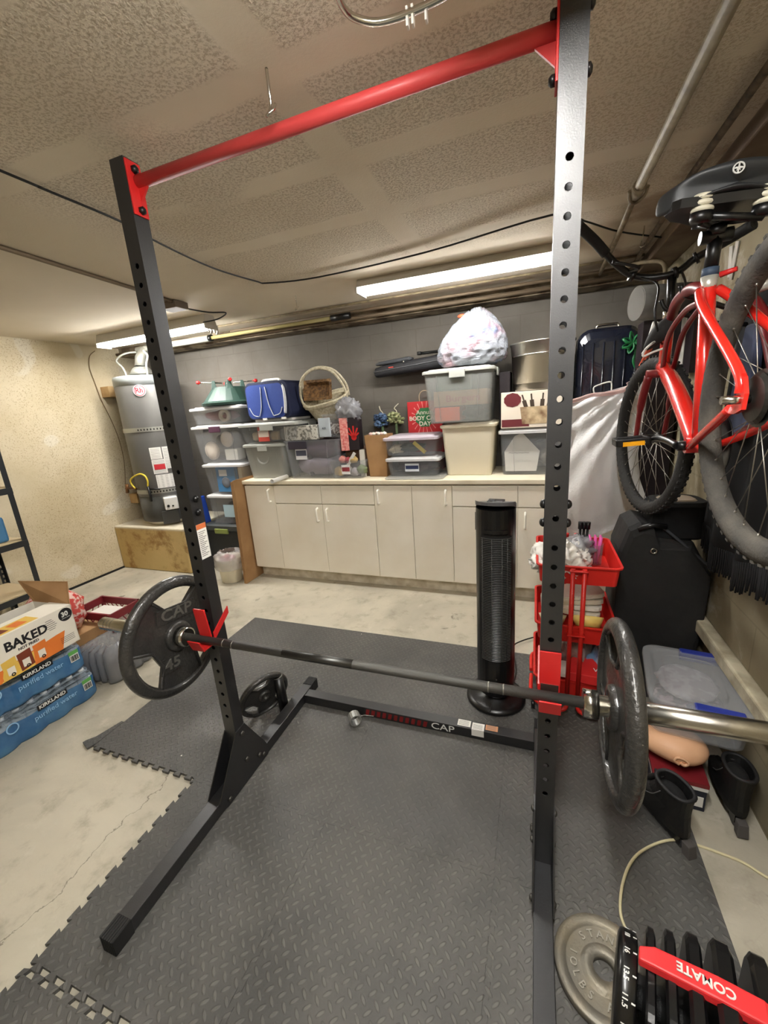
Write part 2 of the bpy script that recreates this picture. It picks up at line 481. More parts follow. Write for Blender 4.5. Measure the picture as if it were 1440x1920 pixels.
# ---- lamps: white fixtures with prismatic covers
LAMPW = M('lamp_housing', (198, 194, 184), .5)
def lamp_mat(name, e, c=(252, 250, 246)):
    return M(name, c, .4, emit=e)
def lamp(name, label, x0, x1, y, zb, e, w=.15, tilt=0):
    t = thing(name, label, 'light', ((x0 + x1) / 2, y, zb)); L = (x1 - x0)
    h = ZC - zb
    MB().hexa([(-L / 2, -w / 2, .03), (L / 2, -w / 2, .03), (L / 2, w / 2, .03), (-L / 2, w / 2, .03), (-L / 2, -w * .36, h), (L / 2, -w * .36, h), (L / 2, w * .36, h), (-L / 2, w * .36, h)]).build('housing', LAMPW, t, bev=.003)
    for s in (-1, 1):
        MB().hexa([(s * L / 2 - .006, -w / 2, -.002), (s * L / 2 + .006, -w / 2, -.002), (s * L / 2 + .006, w / 2, -.002), (s * L / 2 - .006, w / 2, -.002), (s * L / 2 - .006, -w / 2, .032), (s * L / 2 + .006, -w / 2, .032), (s * L / 2 + .006, w / 2, .032), (s * L / 2 - .006, w / 2, .032)]).build('end_cap', LAMPW, t)
    prof_ = ((-1, .03), (-.93, .006), (-.5, 0.0), (.5, 0.0), (.93, .006), (1, .03))
    MB().loft([[(x, w * .47 * c, z) for c, z in prof_] for x in (-L / 2 + .006, L / 2 - .006)], smooth=False).build('cover', M('prismatic_cover', (235, 236, 236), .25, clear=.8), t)
    for q in (-1, 1):
        MB().tube([(-L / 2 + .02, q * w * .17, .020), (L / 2 - .02, q * w * .17, .020)], .013, 12).build('lamp_tube', lamp_mat('tube_glow_%d' % e, e), t)
    return t
lamp('fluorescent_lamp', 'long fluorescent ceiling lamp with clear cover beside the right upright', -.52, .69, 1.60, 2.125, 44)
a = lamp('fluorescent_lamp', 'bright fluorescent ceiling lamp above the grey water heater', -3.02, -1.80, 1.72, 2.10, 72, w=.13)
a.rotation_euler = (0, 0, R(-2))
MB().tube(smooth_path([(.60, -.02, .05), (.605, -.03, .01), (.615, -.03, -.03), (.632, -.03, -.035), (.64, -.03, -.01)], 4), .006, 6).tube(smooth_path([(.60, .03, .05), (.605, .03, .01), (.615, .03, -.03), (.632, .03, -.035), (.64, .03, -.01)], 4), .006, 6).build('hook', CHR, a)
b_ = lamp('fluorescent_lamp', 'fluorescent ceiling lamp over the near side of the rack', -.61, .61, 0, 2.12, 92)
b_.location = (.50, -.86, 2.12); b_.rotation_euler = (0, 0, R(90))
# metal loop of flexible conduit that shows at the top edge
t = thing('flexible_conduit', 'shiny curved metal conduit with small clips at the top edge of the ceiling', 'conduit', (0, 0, 0))
lp = [tuple(P(u, v, z=2.165)) for u, v in ((618, -60), (628, -20), (642, 12), (662, 32), (700, 42), (740, 35), (785, 17), (830, -5), (900, -45))]
MB().tube(smooth_path(lp, 5), .0065, 8).build('tube', CHR, t)
for u, v in ((764, 34), (774, 30), (799, 22)):
    q = P(u, v, z=2.16)
    MB().box((q.x, q.y, q.z), (.004, .012, .03)).build('clip', WHT, t)

# ================================================================ CABINETS
CAB = M('cream_cabinet', (244, 238, 224), .5, col2=(236, 228, 210), nscale=3, bump=.02, bscale=40)
HND = M('cream_handle', (250, 246, 234), .3)
SHD = M('cabinet_gap', (60, 54, 44), .9)
YC = 1.87
CX = [-1.855, -1.555, -1.105, -.64, -.335, -.03, .425, .88, 1.24]
#      unit edges and what is in them
def handle(x, z, parent):
    MB().tube(smooth_path([(x, -.02, z - .055), (x, -.045, z - .05), (x, -.05, z - .03), (x, -.05, z + .03), (x, -.045, z + .05), (x, -.02, z + .055)], 3), .0075, 8).build('handle', HND, parent)
def cabinet(x0, x1, label, fronts):
    t = thing('base_cabinet', label, 'cabinet', ((x0 + x1) / 2, YC, FL), group='cream base cabinets under the long countertop'); w = x1 - x0; c = (x0 + x1) / 2
    MB().bb(-w / 2, w / 2, .002, .565, .10, .867).build('body', CAB, t)
    MB().bb(-w / 2, w / 2, .06, .57, 0, .10).build('toe_kick', M('toe_paint', (226, 218, 200), .7, col2=(186, 174, 150), nscale=10), t)
    for kind, a, b, z0, z1, hx in fronts:
        d = MB().bb(a - c + .002, b - c - .002, -.019, .0, z0, z1).build(kind, CAB, t, bev=.002)
        if hx is not None: handle(hx - c, z1 - .085, d)
cabinet(CX[0], CX[1], 'narrow cream cabinet at the left end of the counter', [('door', CX[0], CX[1], .112, .866, CX[1] - .045)])
cabinet(CX[1], CX[3], 'wide cream cabinet with two false drawers and two doors meeting in the middle', [('drawer_front', CX[1], CX[2], .715, .866, None), ('drawer_front', CX[2], CX[3], .715, .866, None), ('door', CX[1], CX[2], .112, .708, CX[2] - .045), ('door', CX[2], CX[3], .112, .708, CX[2] + .045)])
cabinet(CX[3], CX[5], 'cream cabinet with two tall narrow doors behind the barbell middle', [('door', CX[3], CX[4], .112, .866, CX[3] + .04), ('door', CX[4], CX[5], .112, .866, CX[5] - .045)])
cabinet(CX[5], CX[7], 'wide cream cabinet behind the tower fan', [('drawer_front', CX[5], CX[6], .715, .866, None), ('drawer_front', CX[6], CX[7], .715, .866, None), ('door', CX[5], CX[6], .112, .708, None), ('door', CX[6], CX[7], .112, .708, CX[6] + .05)])
cabinet(CX[7], CX[8], 'cream cabinet at the right end behind the red trolley', [('door', CX[7], CX[8], .112, .866, CX[7] + .04)])
n = NT('laminate_top', .55, .3)
tag(MB().bb(-1.875, 1.255, 1.84, 2.44, .865, CT).build('countertop', n.done(n.mix(n.ramp(n.noise(5), .45, .7, 0, .5), S(232, 222, 198), S(196, 182, 152))), None, bev=.006), 'long cream laminate countertop carrying the storage bins', 'countertop')

# ================================================================ FOAM FLOOR TILES
def mat_foam():
    n = NT('grey_foam', .62, .45)
    mp = n.t.nodes.new('ShaderNodeMapping'); mp.inputs['Rotation'].default_value = (0, 0, R(45)); mp.inputs['Scale'].default_value = (38, 38, 38)
    n.t.links.new(n.P, mp.inputs[0])
    s = n.sep(mp.outputs[0])
    fx = n.math('FLOOR', s[0]); fy = n.math('FLOOR', s[1])
    par = n.math('MODULO', n.math('ABSOLUTE', n.math('ADD', fx, fy)), 2.0)
    u = n.math('SUBTRACT', n.math('FRACT', s[0]), .5); v = n.math('SUBTRACT', n.math('FRACT', s[1]), .5)
    def ell(a, b):
        return n.math('ADD', n.math('POWER', n.math('DIVIDE', a, .5), 2.0), n.math('POWER', n.math('DIVIDE', b, .19), 2.0))
    e1 = ell(u, v); e2 = ell(v, u)
    e = n.math('ADD', n.math('MULTIPLY', e1, par), n.math('MULTIPLY', e2, n.math('SUBTRACT', 1.0, par)))
    h = n.ramp(e, .35, 1.15, 1, 0)
    # wear: treads fade in patches
    wear = n.ramp(n.noise(1.1, 4), .35, .62, .25, 1)
    col = n.mix(n.ramp(n.noise(2.2, 6, .6), .35, .7), S(74, 73, 71), S(90, 88, 84))
    col = n.mix(n.math('MULTIPLY', h, n.math('MULTIPLY', wear, .22)), col, S(136, 134, 126))
    dust = n.ramp(n.vor(6.5), .018, .028, 1, 0)
    col = n.mix(n.math('MULTIPLY', dust, n.ramp(n.noise(5), .5, .52)), col, S(215, 212, 200))
    nb = n.bump(n.math('MULTIPLY', h, wear), .5, .006)
    nb = n.bump(n.noise(160, 2), .12, .003, nb)
    return n.done(col, nb, n.ramp(n.noise(3, 4), .3, .7, .5, .7))
FOAM = mat_foam()
TS = .61; NX = 10
GX = [1.05 - TS * k for k in range(5)]; GY = [1.18 - TS * k for k in range(5)]
def edge(p, q, kind, gap=.0):
    """from p to q; 's' straight, 't' dovetail tabs alternating either side of the line, shared by both neighbours"""
    p = Vector(p); q = Vector(q); d = (q - p); L = d.length; d.normalize(); nrm = Vector((d.y, -d.x))   # outward for ccw
    o = [p]
    if kind == 's': return [tuple(p)]
    pit = L / NX; h = .0092
    fwd = (p.x + p.y) < (q.x + q.y)
    for i in range(NX):
        a = p + d * (pit * i)
        sg = -1 if fwd else 1        # tabs lie on one fixed side so that neighbours mesh
        w = pit * .42; fl = pit * .08
        c0 = pit * .29
        pts = [(c0 + fl * .5, -h * .6), (c0 - fl, h), (c0 + w + fl, h), (c0 + w - fl * .5, -h * .6)]
        for x, y in pts:
            o.append(a + d * x + nrm * (y * sg * -1 * (1 if fwd else 1)) - nrm * gap)
    return [tuple(v) for v in o]
def tile(cx, cy, kinds, label, dz=0.0, gap=.0004):
    x0, x1 = cx; y0, y1 = cy
    c = [(x0, y0), (x1, y0), (x1, y1), (x0, y1)]
    pl = []
    for i in range(4): pl += edge(c[i], c[(i + 1) % 4], kinds[i], gap)
    o = MB().fill([pl], FL + .0005, 0.0 + dz).build('foam_tile', FOAM)
    tag(o, label, 'floor mat', 'grey interlocking foam floor tiles')
rowname = ['in the far row', 'in the second row', 'in the row under the uprights', 'in the nearest row']
colname = ['along the right edge', 'right of centre', 'left of centre', 'jutting out at far left']
for r_ in range(4):
    for c_i in range(4):
        if c_i == 3 and r_ > 1: continue
        if r_ == 3 and c_i == 0: continue
        y1, y0 = GY[r_], GY[r_ + 1]; x1, x0 = GX[c_i], GX[c_i + 1]
        kb = 's' if r_ == 3 else 't'
        kr = 's' if c_i == 0 and r_ < 3 else 't'
        kt = 's' if r_ == 0 else 't'
        kl = 's' if c_i == 3 else 't'
        if r_ == 3 and c_i == 2: y0 -= .013; y1 -= .013; x0 -= .004; x1 -= .004
        tile((x0, x1), (y0, y1), [kb, kr, kt, kl], 'grey textured foam tile %s, %s' % (rowname[r_], colname[c_i]))
# loose border strip sticking out at the far left corner
tag(MB().fill([[(-1.395, -.02), (-1.41, -.055), (-1.47, -.035), (-1.465, -.02), (-1.44, .01), (-1.41, .12), (-1.395, .12)]], FL + .001, -.002).build('mat_edge_strip', FOAM), 'loose black foam edge strip at the mat corner near the water packs', 'mat edge')
# ================================================================ SQUAT RACK
W0, TT, HT, FF, BB_ = .5511, .0506, 2.16, .5604, .6086
rack = thing('squat_rack', 'black steel squat rack with red pull-up bar standing on the foam tiles', 'squat rack')
hz = [1.8921 - .0507 * k for k in range(14)] + [1.158] + [1.083 - .0507 * k for k in range(16)]
def upright(s):
    m = MB()
    x0, x1 = (W0, W0 + TT) if s > 0 else (-W0 - TT, -W0)
    xc = (x0 + x1) / 2; th = .0025
    hole = [[(p[0], p[1] + z) for p in circ(.0077, 14)] for z in hz]
    for y in (0, TT - th):
        m.mat4(Matrix.Translation((xc, y + th / 2, 0)) @ Matrix.Rotation(R(90), 4, 'X'))
        m.fill([[(-TT / 2, .0), (TT / 2, 0), (TT / 2, HT), (-TT / 2, HT)]] + hole, -th / 2, th / 2)
    m.at()
    m.bb(x0, x0 + th, th, TT - th, .0, HT); m.bb(x1 - th, x1, th, TT - th, .0, HT)
    m.bb(x0 + th, x1 - th, th, TT - th, HT - .004, HT - .001)
    u = m.build('upright', BLK, rack)
    for z in (1.188, 1.141):
        for sg in (-1, 1):
            b = MB(); xs = xc + sg * TT / 2
            b.tube([(xs, TT / 2, z), (xs + sg * .004, TT / 2, z), (xs + sg * .009, TT / 2, z), (xs + sg * .011, TT / 2, z)], [.0115, .0115, .008, .003], 12)
            b.build('bolt', BLKP, u)
    return u
def gus(x0, x1, s):
    m = MB()
    poly = [(-.105, .004), (-.14, .05), (-.0, .252), (.05, .256), (.155, .06), (.155, .004)]
    m.mat4(Matrix.Translation(((x0 + x1) / 2, 0, 0)) @ Matrix.Rotation(R(90), 4, 'Z') @ Matrix.Rotation(R(90), 4, 'X'))
    m.fill([poly], -abs(x1 - x0) / 2, abs(x1 - x0) / 2)
    g = m.build('gusset_plate', BLK, rack)
    xo = max(x0, x1) if s > 0 else min(x0, x1)
    for (y, z) in ((.028, .225), (.028, .10), (-.09, .028), (.125, .03), (.10, .05)):
        MB().tube([(xo, y, z), (xo + s * .004, y, z), (xo + s * .008, y, z)], [.010, .0095, .004], 10).build('bolt', M('worn_bolt', (90, 88, 84), .4, .8), g)
for s in (-1, 1):
    upright(s)
    x0, x1 = (W0, W0 + TT) if s > 0 else (-W0 - TT, -W0)
    leg = MB().bb(x0, x1, -FF, BB_, .002, .052).build('base_leg', BLK, rack, bev=.002)
    for ye, dr in ((-FF, -1), (BB_, 1)):
        cm = MB()
        for k in range(6):
            xx = x0 + TT * (k + .5) / 6
            cm.bb(xx - .003, xx + .003, min(ye + dr * .004, ye - dr * .055), max(ye + dr * .004, ye - dr * .055), .0, .0545)
        cm.bb(x0 - .001, x1 + .001, min(ye + dr * .0025, ye - dr * .055), max(ye + dr * .0025, ye - dr * .055), .0, .0532)
        cm.build('end_cap', RUB, rack)
    gus(x0 - .004, x0, -1); gus(x1, x1 + .004, 1)
    # weight storage peg standing on the outer rear of each leg
    if s < 0:
        pp = MB(); pp.cyl((x0 - .02, .40, .0), (x0 - .045, .415, .19), .024, 20); pp.build('storage_peg', BLKP, rack)
        MB().at((x0 - .045, .415, .19), (8, -7, 0)).lathe([(.0245, -.003), (.0245, .003), (.018, .003), (.018, -.003)], 20, closed=True).build('peg_rim', M('peg_rim', (120, 118, 112), .5, .6), rack)
# rear crossmember
cr = MB().bb(-W0, W0, .4783, .5283, .002, .049).build('crossbar', BLK, rack, bev=.002)
RX = Matrix.Rotation(R(90), 4, 'X')
m = MB()
for k in range(11):
    x = -.215 + k * .0285
    m.hexa([(x, .4778, .010), (x + .017, .4778, .010), (x + .017, .4781, .010), (x, .4781, .010), (x + .006, .4778, .040), (x + .023, .4778, .040), (x + .023, .4781, .040), (x + .006, .4781, .040)])
m.build('red_stripes', M('dark_red_print', (120, 22, 22), .5), cr)
MB().mat4(Matrix.Translation((.163, .4778, .0255)) @ RX).text('CAP', .046, .0003, sx=1.25, fat=.0002).build('lettering', M('white_print', (225, 225, 220), .6), cr)
for x0, x1, y0, y1, c in ((.228, .285, .488, .524, (226, 224, 216)), (.292, .345, .480, .520, (230, 228, 222)), (.350, .402, .492, .522, (210, 150, 110))):
    q = MB().bb(x0, x1, y0, y1, .049, .0495).build('label', M('label_%d' % c[1], c, .6), cr)
    tx = MB()
    for k in range(4): tx.bb(x0 + .005, x1 - .008, y0 + .006 + k * .007, y0 + .008 + k * .007, .0495, .0498)
    tx.build('print_lines', M('grey_print', (120, 118, 114), .7), q)
m = MB()
m.bb(.292, .345, .4775, .4782, .018, .0495)
m.build('label', M('label_228', (230, 228, 222), .6), cr)
# warning sticker on the left upright
w_ = MB().bb(-W0 - .0, -W0 + .0006, .004, .047, .975, 1.10).build('warning_label', M('label_228', (230, 228, 222), .6), rack)
MB().bb(-W0 + .0006, -W0 + .0009, .004, .047, 1.082, 1.10).build('orange_band', M('orange_print', (205, 110, 60), .6), w_)
tx = MB()
for k in range(14): tx.bb(-W0 + .0006, -W0 + .0008, .008, .034 + .008 * math.sin(k * 2.1), .985 + k * .0066, .9875 + k * .0066)
tx.build('print_lines', M('grey_print', (120, 118, 114), .7), w_)
# pull-up bar with welded end plates
bar = MB().tube([(-W0 + .004, .034, 2.108), (W0 - .004, .034, 2.115)], .0165, 20).build('pull_up_bar', M('red_powder', (194, 62, 62), .5, coat=.1), rack)
for s in (-1, 1):
    x = s * W0
    q = MB().bb(min(x, x - s * .005), max(x, x - s * .005), .0015, .0495, 2.02, 2.155).build('end_plate', REDM, bar, bev=.001)
    m = MB()
    m.hexa([(x - s * .005, .031, 2.045), (x - s * .005, .037, 2.045), (x - s * .005, .037, 2.1), (x - s * .005, .031, 2.1), (x - s * .006, .031, 2.06), (x - s * .006, .037, 2.06), (x - s * .045, .037, 2.1), (x - s * .045, .031, 2.1)])
    m.build('web', REDM, bar)
    for z in (2.035, 2.135):
        MB().tube([(x - s * .005, .026, z), (x - s * .012, .026, z), (x - s * .017, .026, z)], [.011, .011, .006], 6).tube([(x + s * (TT), .026, z), (x + s * (TT + .006), .026, z), (x + s * (TT + .010), .026, z)], [.011, .011, .005], 12).build('bolt', BLKP, bar)
# J hooks
for s in (-1, 1):
    xc = s * (W0 + TT / 2); x0, x1 = xc - TT / 2 - .001, xc + TT / 2 + .001
    j = MB()
    j.hexa([(x0, -.022, .665), (x1, -.022, .665), (x1, -.016, .665), (x0, -.016, .665), (x0 + .002, -.034, .80), (x1 - .002, -.034, .80), (x1 - .002, -.028, .80), (x0 + .002, -.028, .80)]) if s < 0 else j.bb(x0, x1, -.007, -.002, .66, .796)
    j.bb(x0, x1, -.062, -.002, .656, .662)
    j.hexa([(x0, -.066, .655), (x1, -.066, .655), (x1, -.060, .655), (x0, -.060, .655), (x0, -.083, .700), (x1, -.083, .700), (x1, -.077, .700), (x0, -.077, .700)])
    jj = j.build('bar_hook', REDM, rack, bev=.001)
    st = MB()
    xi = xc - s * (TT / 2 + .002)
    st.hexa([(xi - .002, -.012, .672), (xi + .002, -.012, .672), (xi + .002, -.012, .700), (xi - .002, -.012, .700)] + [(xi - .002, .075, .735), (xi + .002, .075, .735), (xi + .002, .075, .762), (xi - .002, .075, .762)])
    st.build('side_strap', REDM, jj)
    if s > 0:
        MB().bb(x0 + .004, x1 - .004, -.009, -.0069, .672, .70).build('worn_patch', M('worn_metal', (150, 120, 112), .25, .9), jj)

# ================================================================ BARBELL AND PLATES
by, bz = -.03, .678
KN = M('knurled_steel', (96, 95, 92), .5, .85, bump=.3, bscale=900)
bb = thing('barbell', 'long steel barbell with dark knurled shaft resting on the red rack hooks', 'barbell', (0, by, bz))
MB().tube([(-.66, 0, 0), (.66, 0, 0)], .0140, 20).build('shaft', KN, bb)
for x0, x1 in ((-.245, .01),):
    MB().tube([(x0, 0, 0), (x1, 0, 0)], .0143, 20).build('smooth_section', M('worn_steel', (80, 80, 78), .38, .9), bb)
for x in (-.49, -.45, .46, .42):
    MB().tube([(x - .002, 0, 0), (x + .002, 0, 0)], .0144, 20).build('ring_mark', M('ring_steel', (150, 148, 142), .35, .9), bb)
for s in (-1, 1):
    MB().tube([(s * .655, 0, 0), (s * .656, 0, 0), (s * .69, 0, 0), (s * .69, 0, 0)], [.03, .035, .035, .026], 28).build('collar', CHR, bb)
    m = MB(); m.tube([(s * .69, 0, 0), (s * 1.095, 0, 0), (s * 1.10, 0, 0)], [.025, .025, .022], 28)
    m.build('sleeve', M('sleeve_steel', (190, 186, 176), .26, 1.0), bb)
    m = MB()
    for k in range(3): m.tube([(s * (1.03 + k * .018), 0, 0), (s * (1.032 + k * .018), 0, 0)], .02508, 28)
    m.build('groove', M('groove_steel', (110, 108, 102), .4, .9), bb)
IRON = M('black_iron', (46, 46, 45), .36, .25, bump=.35, bscale=90, coat=.3, col2=(60, 58, 55), nscale=12)
LET = M('iron_letter', (120, 118, 112), .35, .6)
def slot(a0, a1, ri, ro, n=12):
    p = circ(ro, n, (0, 0), R(a0), R(a1), False)
    a = R((a0 + a1) / 2)
    q0 = (ri * math.cos(R(a1) - .18), ri * math.sin(R(a1) - .18)); q1 = (ri * math.cos(R(a0) + .18), ri * math.sin(R(a0) + .18))
    return p + [q0, q1]
def grip_plate(label, loc, rot, side, spin):
    """45 lb three-slot grip plate; local z is the plate's axis, the lettered face towards +z"""
    t = thing('weight_plate', label, 'weight plate', loc, rot=[R(a) for a in rot])
    sl = [slot(a + spin, a + spin + 62, .115, .187) for a in (60, 180, 300)]
    th = .015
    MB().fill([circ(.20, 72), circ(.0255, 24)] + sl, -th * .55, th * .55, .002).build('disc', IRON, t)
    # thick rounded rim
    MB().lathe([(.193 + .0 + .0295 * math.cos(a) * (1 if math.cos(a) > 0 else .3), .021 * math.sin(a)) for a in [2 * PI * k / 18 for k in range(18)]], 72, closed=True).build('rim', IRON, t)
    MB().lathe([(.0255, -.022), (.052, -.022), (.056, -.012), (.056, .012), (.052, .022), (.0255, .022)], 36, closed=True).build('hub', IRON, t)
    # raised web edges beside each slot
    for p in sl:
        MB().tube([(x, y, .0085) for x, y in p], .0062, 6, closed=True).build('slot_lip', IRON, t)
    if side:
        for (tx, x, y, sz, bw, bh, ro) in (('CAP', 0, .092, .058, .17, .055, 0), ('45', -.035, -.092, .055, .10, .058, 0)):
            b = MB().at((x, y, .010), (0, 0, ro)).box((0, 0, 0), (bw, bh, .004)).build('name_panel', IRON, t, bev=.001)
            MB().at((x, y, .013), (0, 0, ro)).text(tx, sz, .0015, fat=.0008, sx=1.25).build('lettering', LET, b)
    return t
# left plate: face towards +x (seen from inside the rack)
grip_plate('black grip plate reading CAP and 45 on the left end of the barbell', (-.712, by, bz), (0, 0, 0), True, 0)
pl_l = bpy.data.objects[[o.name for o in bpy.data.objects if o.name.startswith('weight_plate')][-1]]
pl_l.rotation_euler = (Matrix.Rotation(R(-8), 3, 'X') @ Matrix.Rotation(R(90), 3, 'Z') @ Matrix.Rotation(R(90), 3, 'X')).to_euler()
pr = grip_plate('black grip plate with plain face on the right end of the barbell', (.735, by, bz), (0, 0, 0), False, 20)
pr.rotation_euler = (Matrix.Rotation(R(-90), 3, 'Z') @ Matrix.Rotation(R(90), 3, 'X')).to_euler()
# smaller plate leaning on the storage peg
pl = grip_plate('smaller black grip plate leaning against the storage peg on the mat', (-.70, .36, .115), (0, 0, 0), False, 10)
pl.scale = (.58, .58, .8)
pl.rotation_euler = (Matrix.Rotation(R(-28), 3, 'Z') @ Matrix.Rotation(R(16), 3, 'Y') @ Matrix.Rotation(R(90), 3, 'Z') @ Matrix.Rotation(R(90), 3, 'X')).to_euler()
# spring collar clip lying by the crossbar
t = thing('barbell_clip', 'silver barbell clip lying on the mat against the crossbar', 'barbell clip', (-.245, .42, .001), -50)
MB().at((0, 0, .03), (90, 0, 90)).lathe([(.024, -.02), (.029, -.02), (.029, .02), (.024, .02)], 16, smooth=False, closed=True).build('ring', M('clip_grey', (150, 150, 146), .4, .5), t)
MB().tube(smooth_path([(-.01, .028, .02), (-.02, .05, .012), (-.01, .075, .008), (.005, .09, .012)], 4), .003, 6).build('lever', M('clip_grey', (150, 150, 146), .4, .5), t)

# ================================================================ 10 LB PLATE ON THE MAT
t = thing('weight_plate', 'small grey iron plate marked STANDARD and 10 LBS lying flat beside the dumbbell', 'weight plate', (.722, -.192, .0005))
G10 = M('grey_iron', (128, 124, 114), .5, .5, col2=(140, 131, 112), nscale=9, bump=.12, bscale=160)
prof = [(.0258, 0), (.0258, .020), (.050, .021), (.054, .013), (.056, .013), (.088, .014), (.091, .0145), (.093, .021), (.1165, .0205), (.1185, .018), (.1185, .002), (.116, 0)]
MB().lathe(prof, 72, closed=True).build('disc', G10, t)
def arc_text(m, s, r, a_mid, step, size, z, flip=False, depth=.0012):
    n_ = len(s)
    for i, ch in enumerate(s):
        a = a_mid + (step if flip else -step) * (i - (n_ - 1) / 2)
        m.at((r * math.cos(R(a)), r * math.sin(R(a)), z), (0, 0, a - 90 if not flip else a + 90))
        m.text(ch, size, depth, fat=.0002)
for wd_, am, st_, sz_, fl_ in (('STANDARD', 62, 19, .026, False), ('IOLBS', 203, 18, .024, True), ('AS', 283, 18, .026, True)):
    lt = MB(); arc_text(lt, wd_, .0725, am, st_, sz_, .0152, flip=fl_); lt.build('lettering', M('worn_letter', (170, 165, 152), .4, .6), t)
# ================================================================ WATER HEATER CORNER
HC = (-3.03, 2.08)
HG = M('heater_grey', (104, 103, 100), .38, .2, col2=(96, 95, 92), nscale=3)
t = thing('water_heater', 'tall grey cylindrical water heater standing on the stained plinth', 'water heater', (HC[0], HC[1], .445))
MB().lathe([(.20, 0), (.215, .02), (.25, .045)], 40).build('base_ring', M('heater_cream', (206, 198, 176), .6), t)
MB().lathe([(.25, .045), (.255, .05), (.255, .30)], 48).build('lower_jacket', M('heater_dark', (70, 70, 68), .4), t)
MB().lathe([(.255, .30), (.257, .31), (.257, 1.40), (.25, 1.42), (.0, 1.425)], 48).build('jacket', HG, t)
MB().lathe([(.2585, 1.34), (.2585, 1.405), (.252, 1.425), (.24, 1.427), (.24, 1.40), (.2565, 1.34)], 48, closed=True).build('top_band', M('heater_band', (150, 156, 156), .35, .3), t)
def cylpatch(m, a0, a1, z0, z1, r, n=10):
    return m.loft([[(r * math.cos(R(a)), r * math.sin(R(a)), z) for z in (z0, z1)] + [((r - .002) * math.cos(R(a)), (r - .002) * math.sin(R(a)), z) for z in (z1, z0)] for a in [a0 + (a1 - a0) * k / n for k in range(n + 1)]])
def around(m, r, ang, z, text, size):
    m.mat4(Matrix.Rotation(R(ang + 90), 4, 'Z') @ Matrix.Translation((0, -r, z)) @ RX).text(text, size, .0006, fat=.0003)
HA = -90 + 42   # heading of the heater's front towards the room
bd = cylpatch(MB(), HA - 12, HA + 3, 1.25, 1.25, .2602); 
bd = MB().mat4(Matrix.Rotation(R(HA - 4 + 90), 4, 'Z') @ Matrix.Translation((0, -.262, 1.29)) @ RX).fill([circ(.052, 28)], -.002, .002).build('badge', M('badge_white', (226, 226, 224), .4), t)
q = MB().mat4(Matrix.Rotation(R(HA - 4 + 90), 4, 'Z') @ Matrix.Translation((0, -.2645, 1.29)) @ RX).fill([circ(.047, 28), circ(.040, 28)], -.001, .001)
q.text('R', .06, .001, ax='RIGHT', fat=.002).text('h', .058, .001, ax='LEFT', fat=.002)
q.build('emblem', M('badge_red', (190, 40, 50), .5), bd)
for z in (.92, .33):
    m = MB(); m.loft([[(.262 * math.cos(a), .262 * math.sin(a), z + dz) for dz in (0, .04)] + [(.2585 * math.cos(a), .2585 * math.sin(a), z + dz) for dz in (.04, 0)] for a in [2 * PI * k / 48 for k in range(48)]], closed=True)
    stp = m.build('seismic_strap', M('galvanised', (168, 168, 160), .4, .7), t)
    h = MB()
    for k in range(9): cylpatch(h, HA - 24 + k * 6, HA - 21.5 + k * 6, z + .012, z + .028, .2626, 1)
    h.build('strap_slots', M('dark_gap', (24, 22, 20), .9), stp)
for a0, a1, z0, z1 in ((-10, 12, .66, .77), (14, 34, .56, .77), (-10, 17, .52, .655), (-8, 34, .38, .51)):
    lb = cylpatch(MB(), HA + a0, HA + a1, z0, z1, .2595).build('label', M('label_228', (230, 228, 222), .6), t)
    h = MB()
    for k in range(int((z1 - z0) / .014)): cylpatch(h, HA + a0 + 2, HA + a1 - 3, z0 + .008 + k * .014, z0 + .011 + k * .014, .2600, 4)
    h.build('print_lines', M('grey_print', (120, 118, 114), .7), lb)
h = cylpatch(MB(), HA - 7, HA + 14, .56, .61, .2605); h.build('red_print', M('badge_red', (190, 40, 50), .5), t)
m = MB().mat4(Matrix.Rotation(R(HA + 10 + 90), 4, 'Z')).bb(-.06, .06, -.33, -.255, .17, .29)
v = m.build('gas_valve', WHT, t, bev=.008)
MB().mat4(Matrix.Rotation(R(HA + 10 + 90), 4, 'Z')).tube([(-.03, -.33, .21), (-.03, -.345, .21)], .012, 12).tube([(.01, -.33, .205), (.01, -.34, .205)], .008, 12).build('knob', BLKP, v)
MB().mat4(Matrix.Rotation(R(HA + 6 + 90), 4, 'Z')).bb(-.08, .07, -.262, -.25, .02, .15).build('burner_door', M('heater_dark', (70, 70, 68), .4), t, bev=.004)
m = MB(); m.tube([(0, 0, 1.42), (0, 0, 1.52)], .055, 18)
m.lathe([(.11, 1.45), (.08, 1.50), (.055, 1.52)], 20); m.tube([(0, 0, 1.52), (0, .02, 1.60), (.02, .06, 1.66), (.03, .14, 1.70), (.03, .34, 1.72)], .05, 16)
m.build('flue_pipe', M('galvanised', (168, 168, 160), .4, .7), t)
for s in (-1, 1):
    MB().tube(smooth_path([(s * .13 - .02, -.04, 1.42), (s * .15 - .02, -.05, 1.52), (s * .2 - .02, -.06, 1.60), (s * .1, 0, 1.66), (s * .08, .34, 1.67)], 5), .009, 8).build('water_pipe', M('pale_pipe', (186, 186, 176), .4), t)
t = thing('gas_line', 'yellow flexible gas hose with brass valve beside the water heater', 'pipe', (0, 0, 0))
gl = [tuple(P(u, v, y=1.83)) for u, v in ((236, 916), (250, 915), (256, 917))]
MB().tube(gl, .011, 8).tube([tuple(P(238, 908, y=1.83)), tuple(P(239, 924, y=1.83))], .016, 8).build('brass_valve', M('brass', (130, 92, 58), .45, .7), t)
MB().tube(smooth_path([tuple(P(u, v, y=1.82)) for u, v in ((254, 916), (247, 908), (245, 900), (252, 893), (263, 889), (272, 893), (277, 903), (277, 914))], 4), .0085, 8).build('yellow_hose', M('yellow_hose', (214, 190, 60), .5), t)
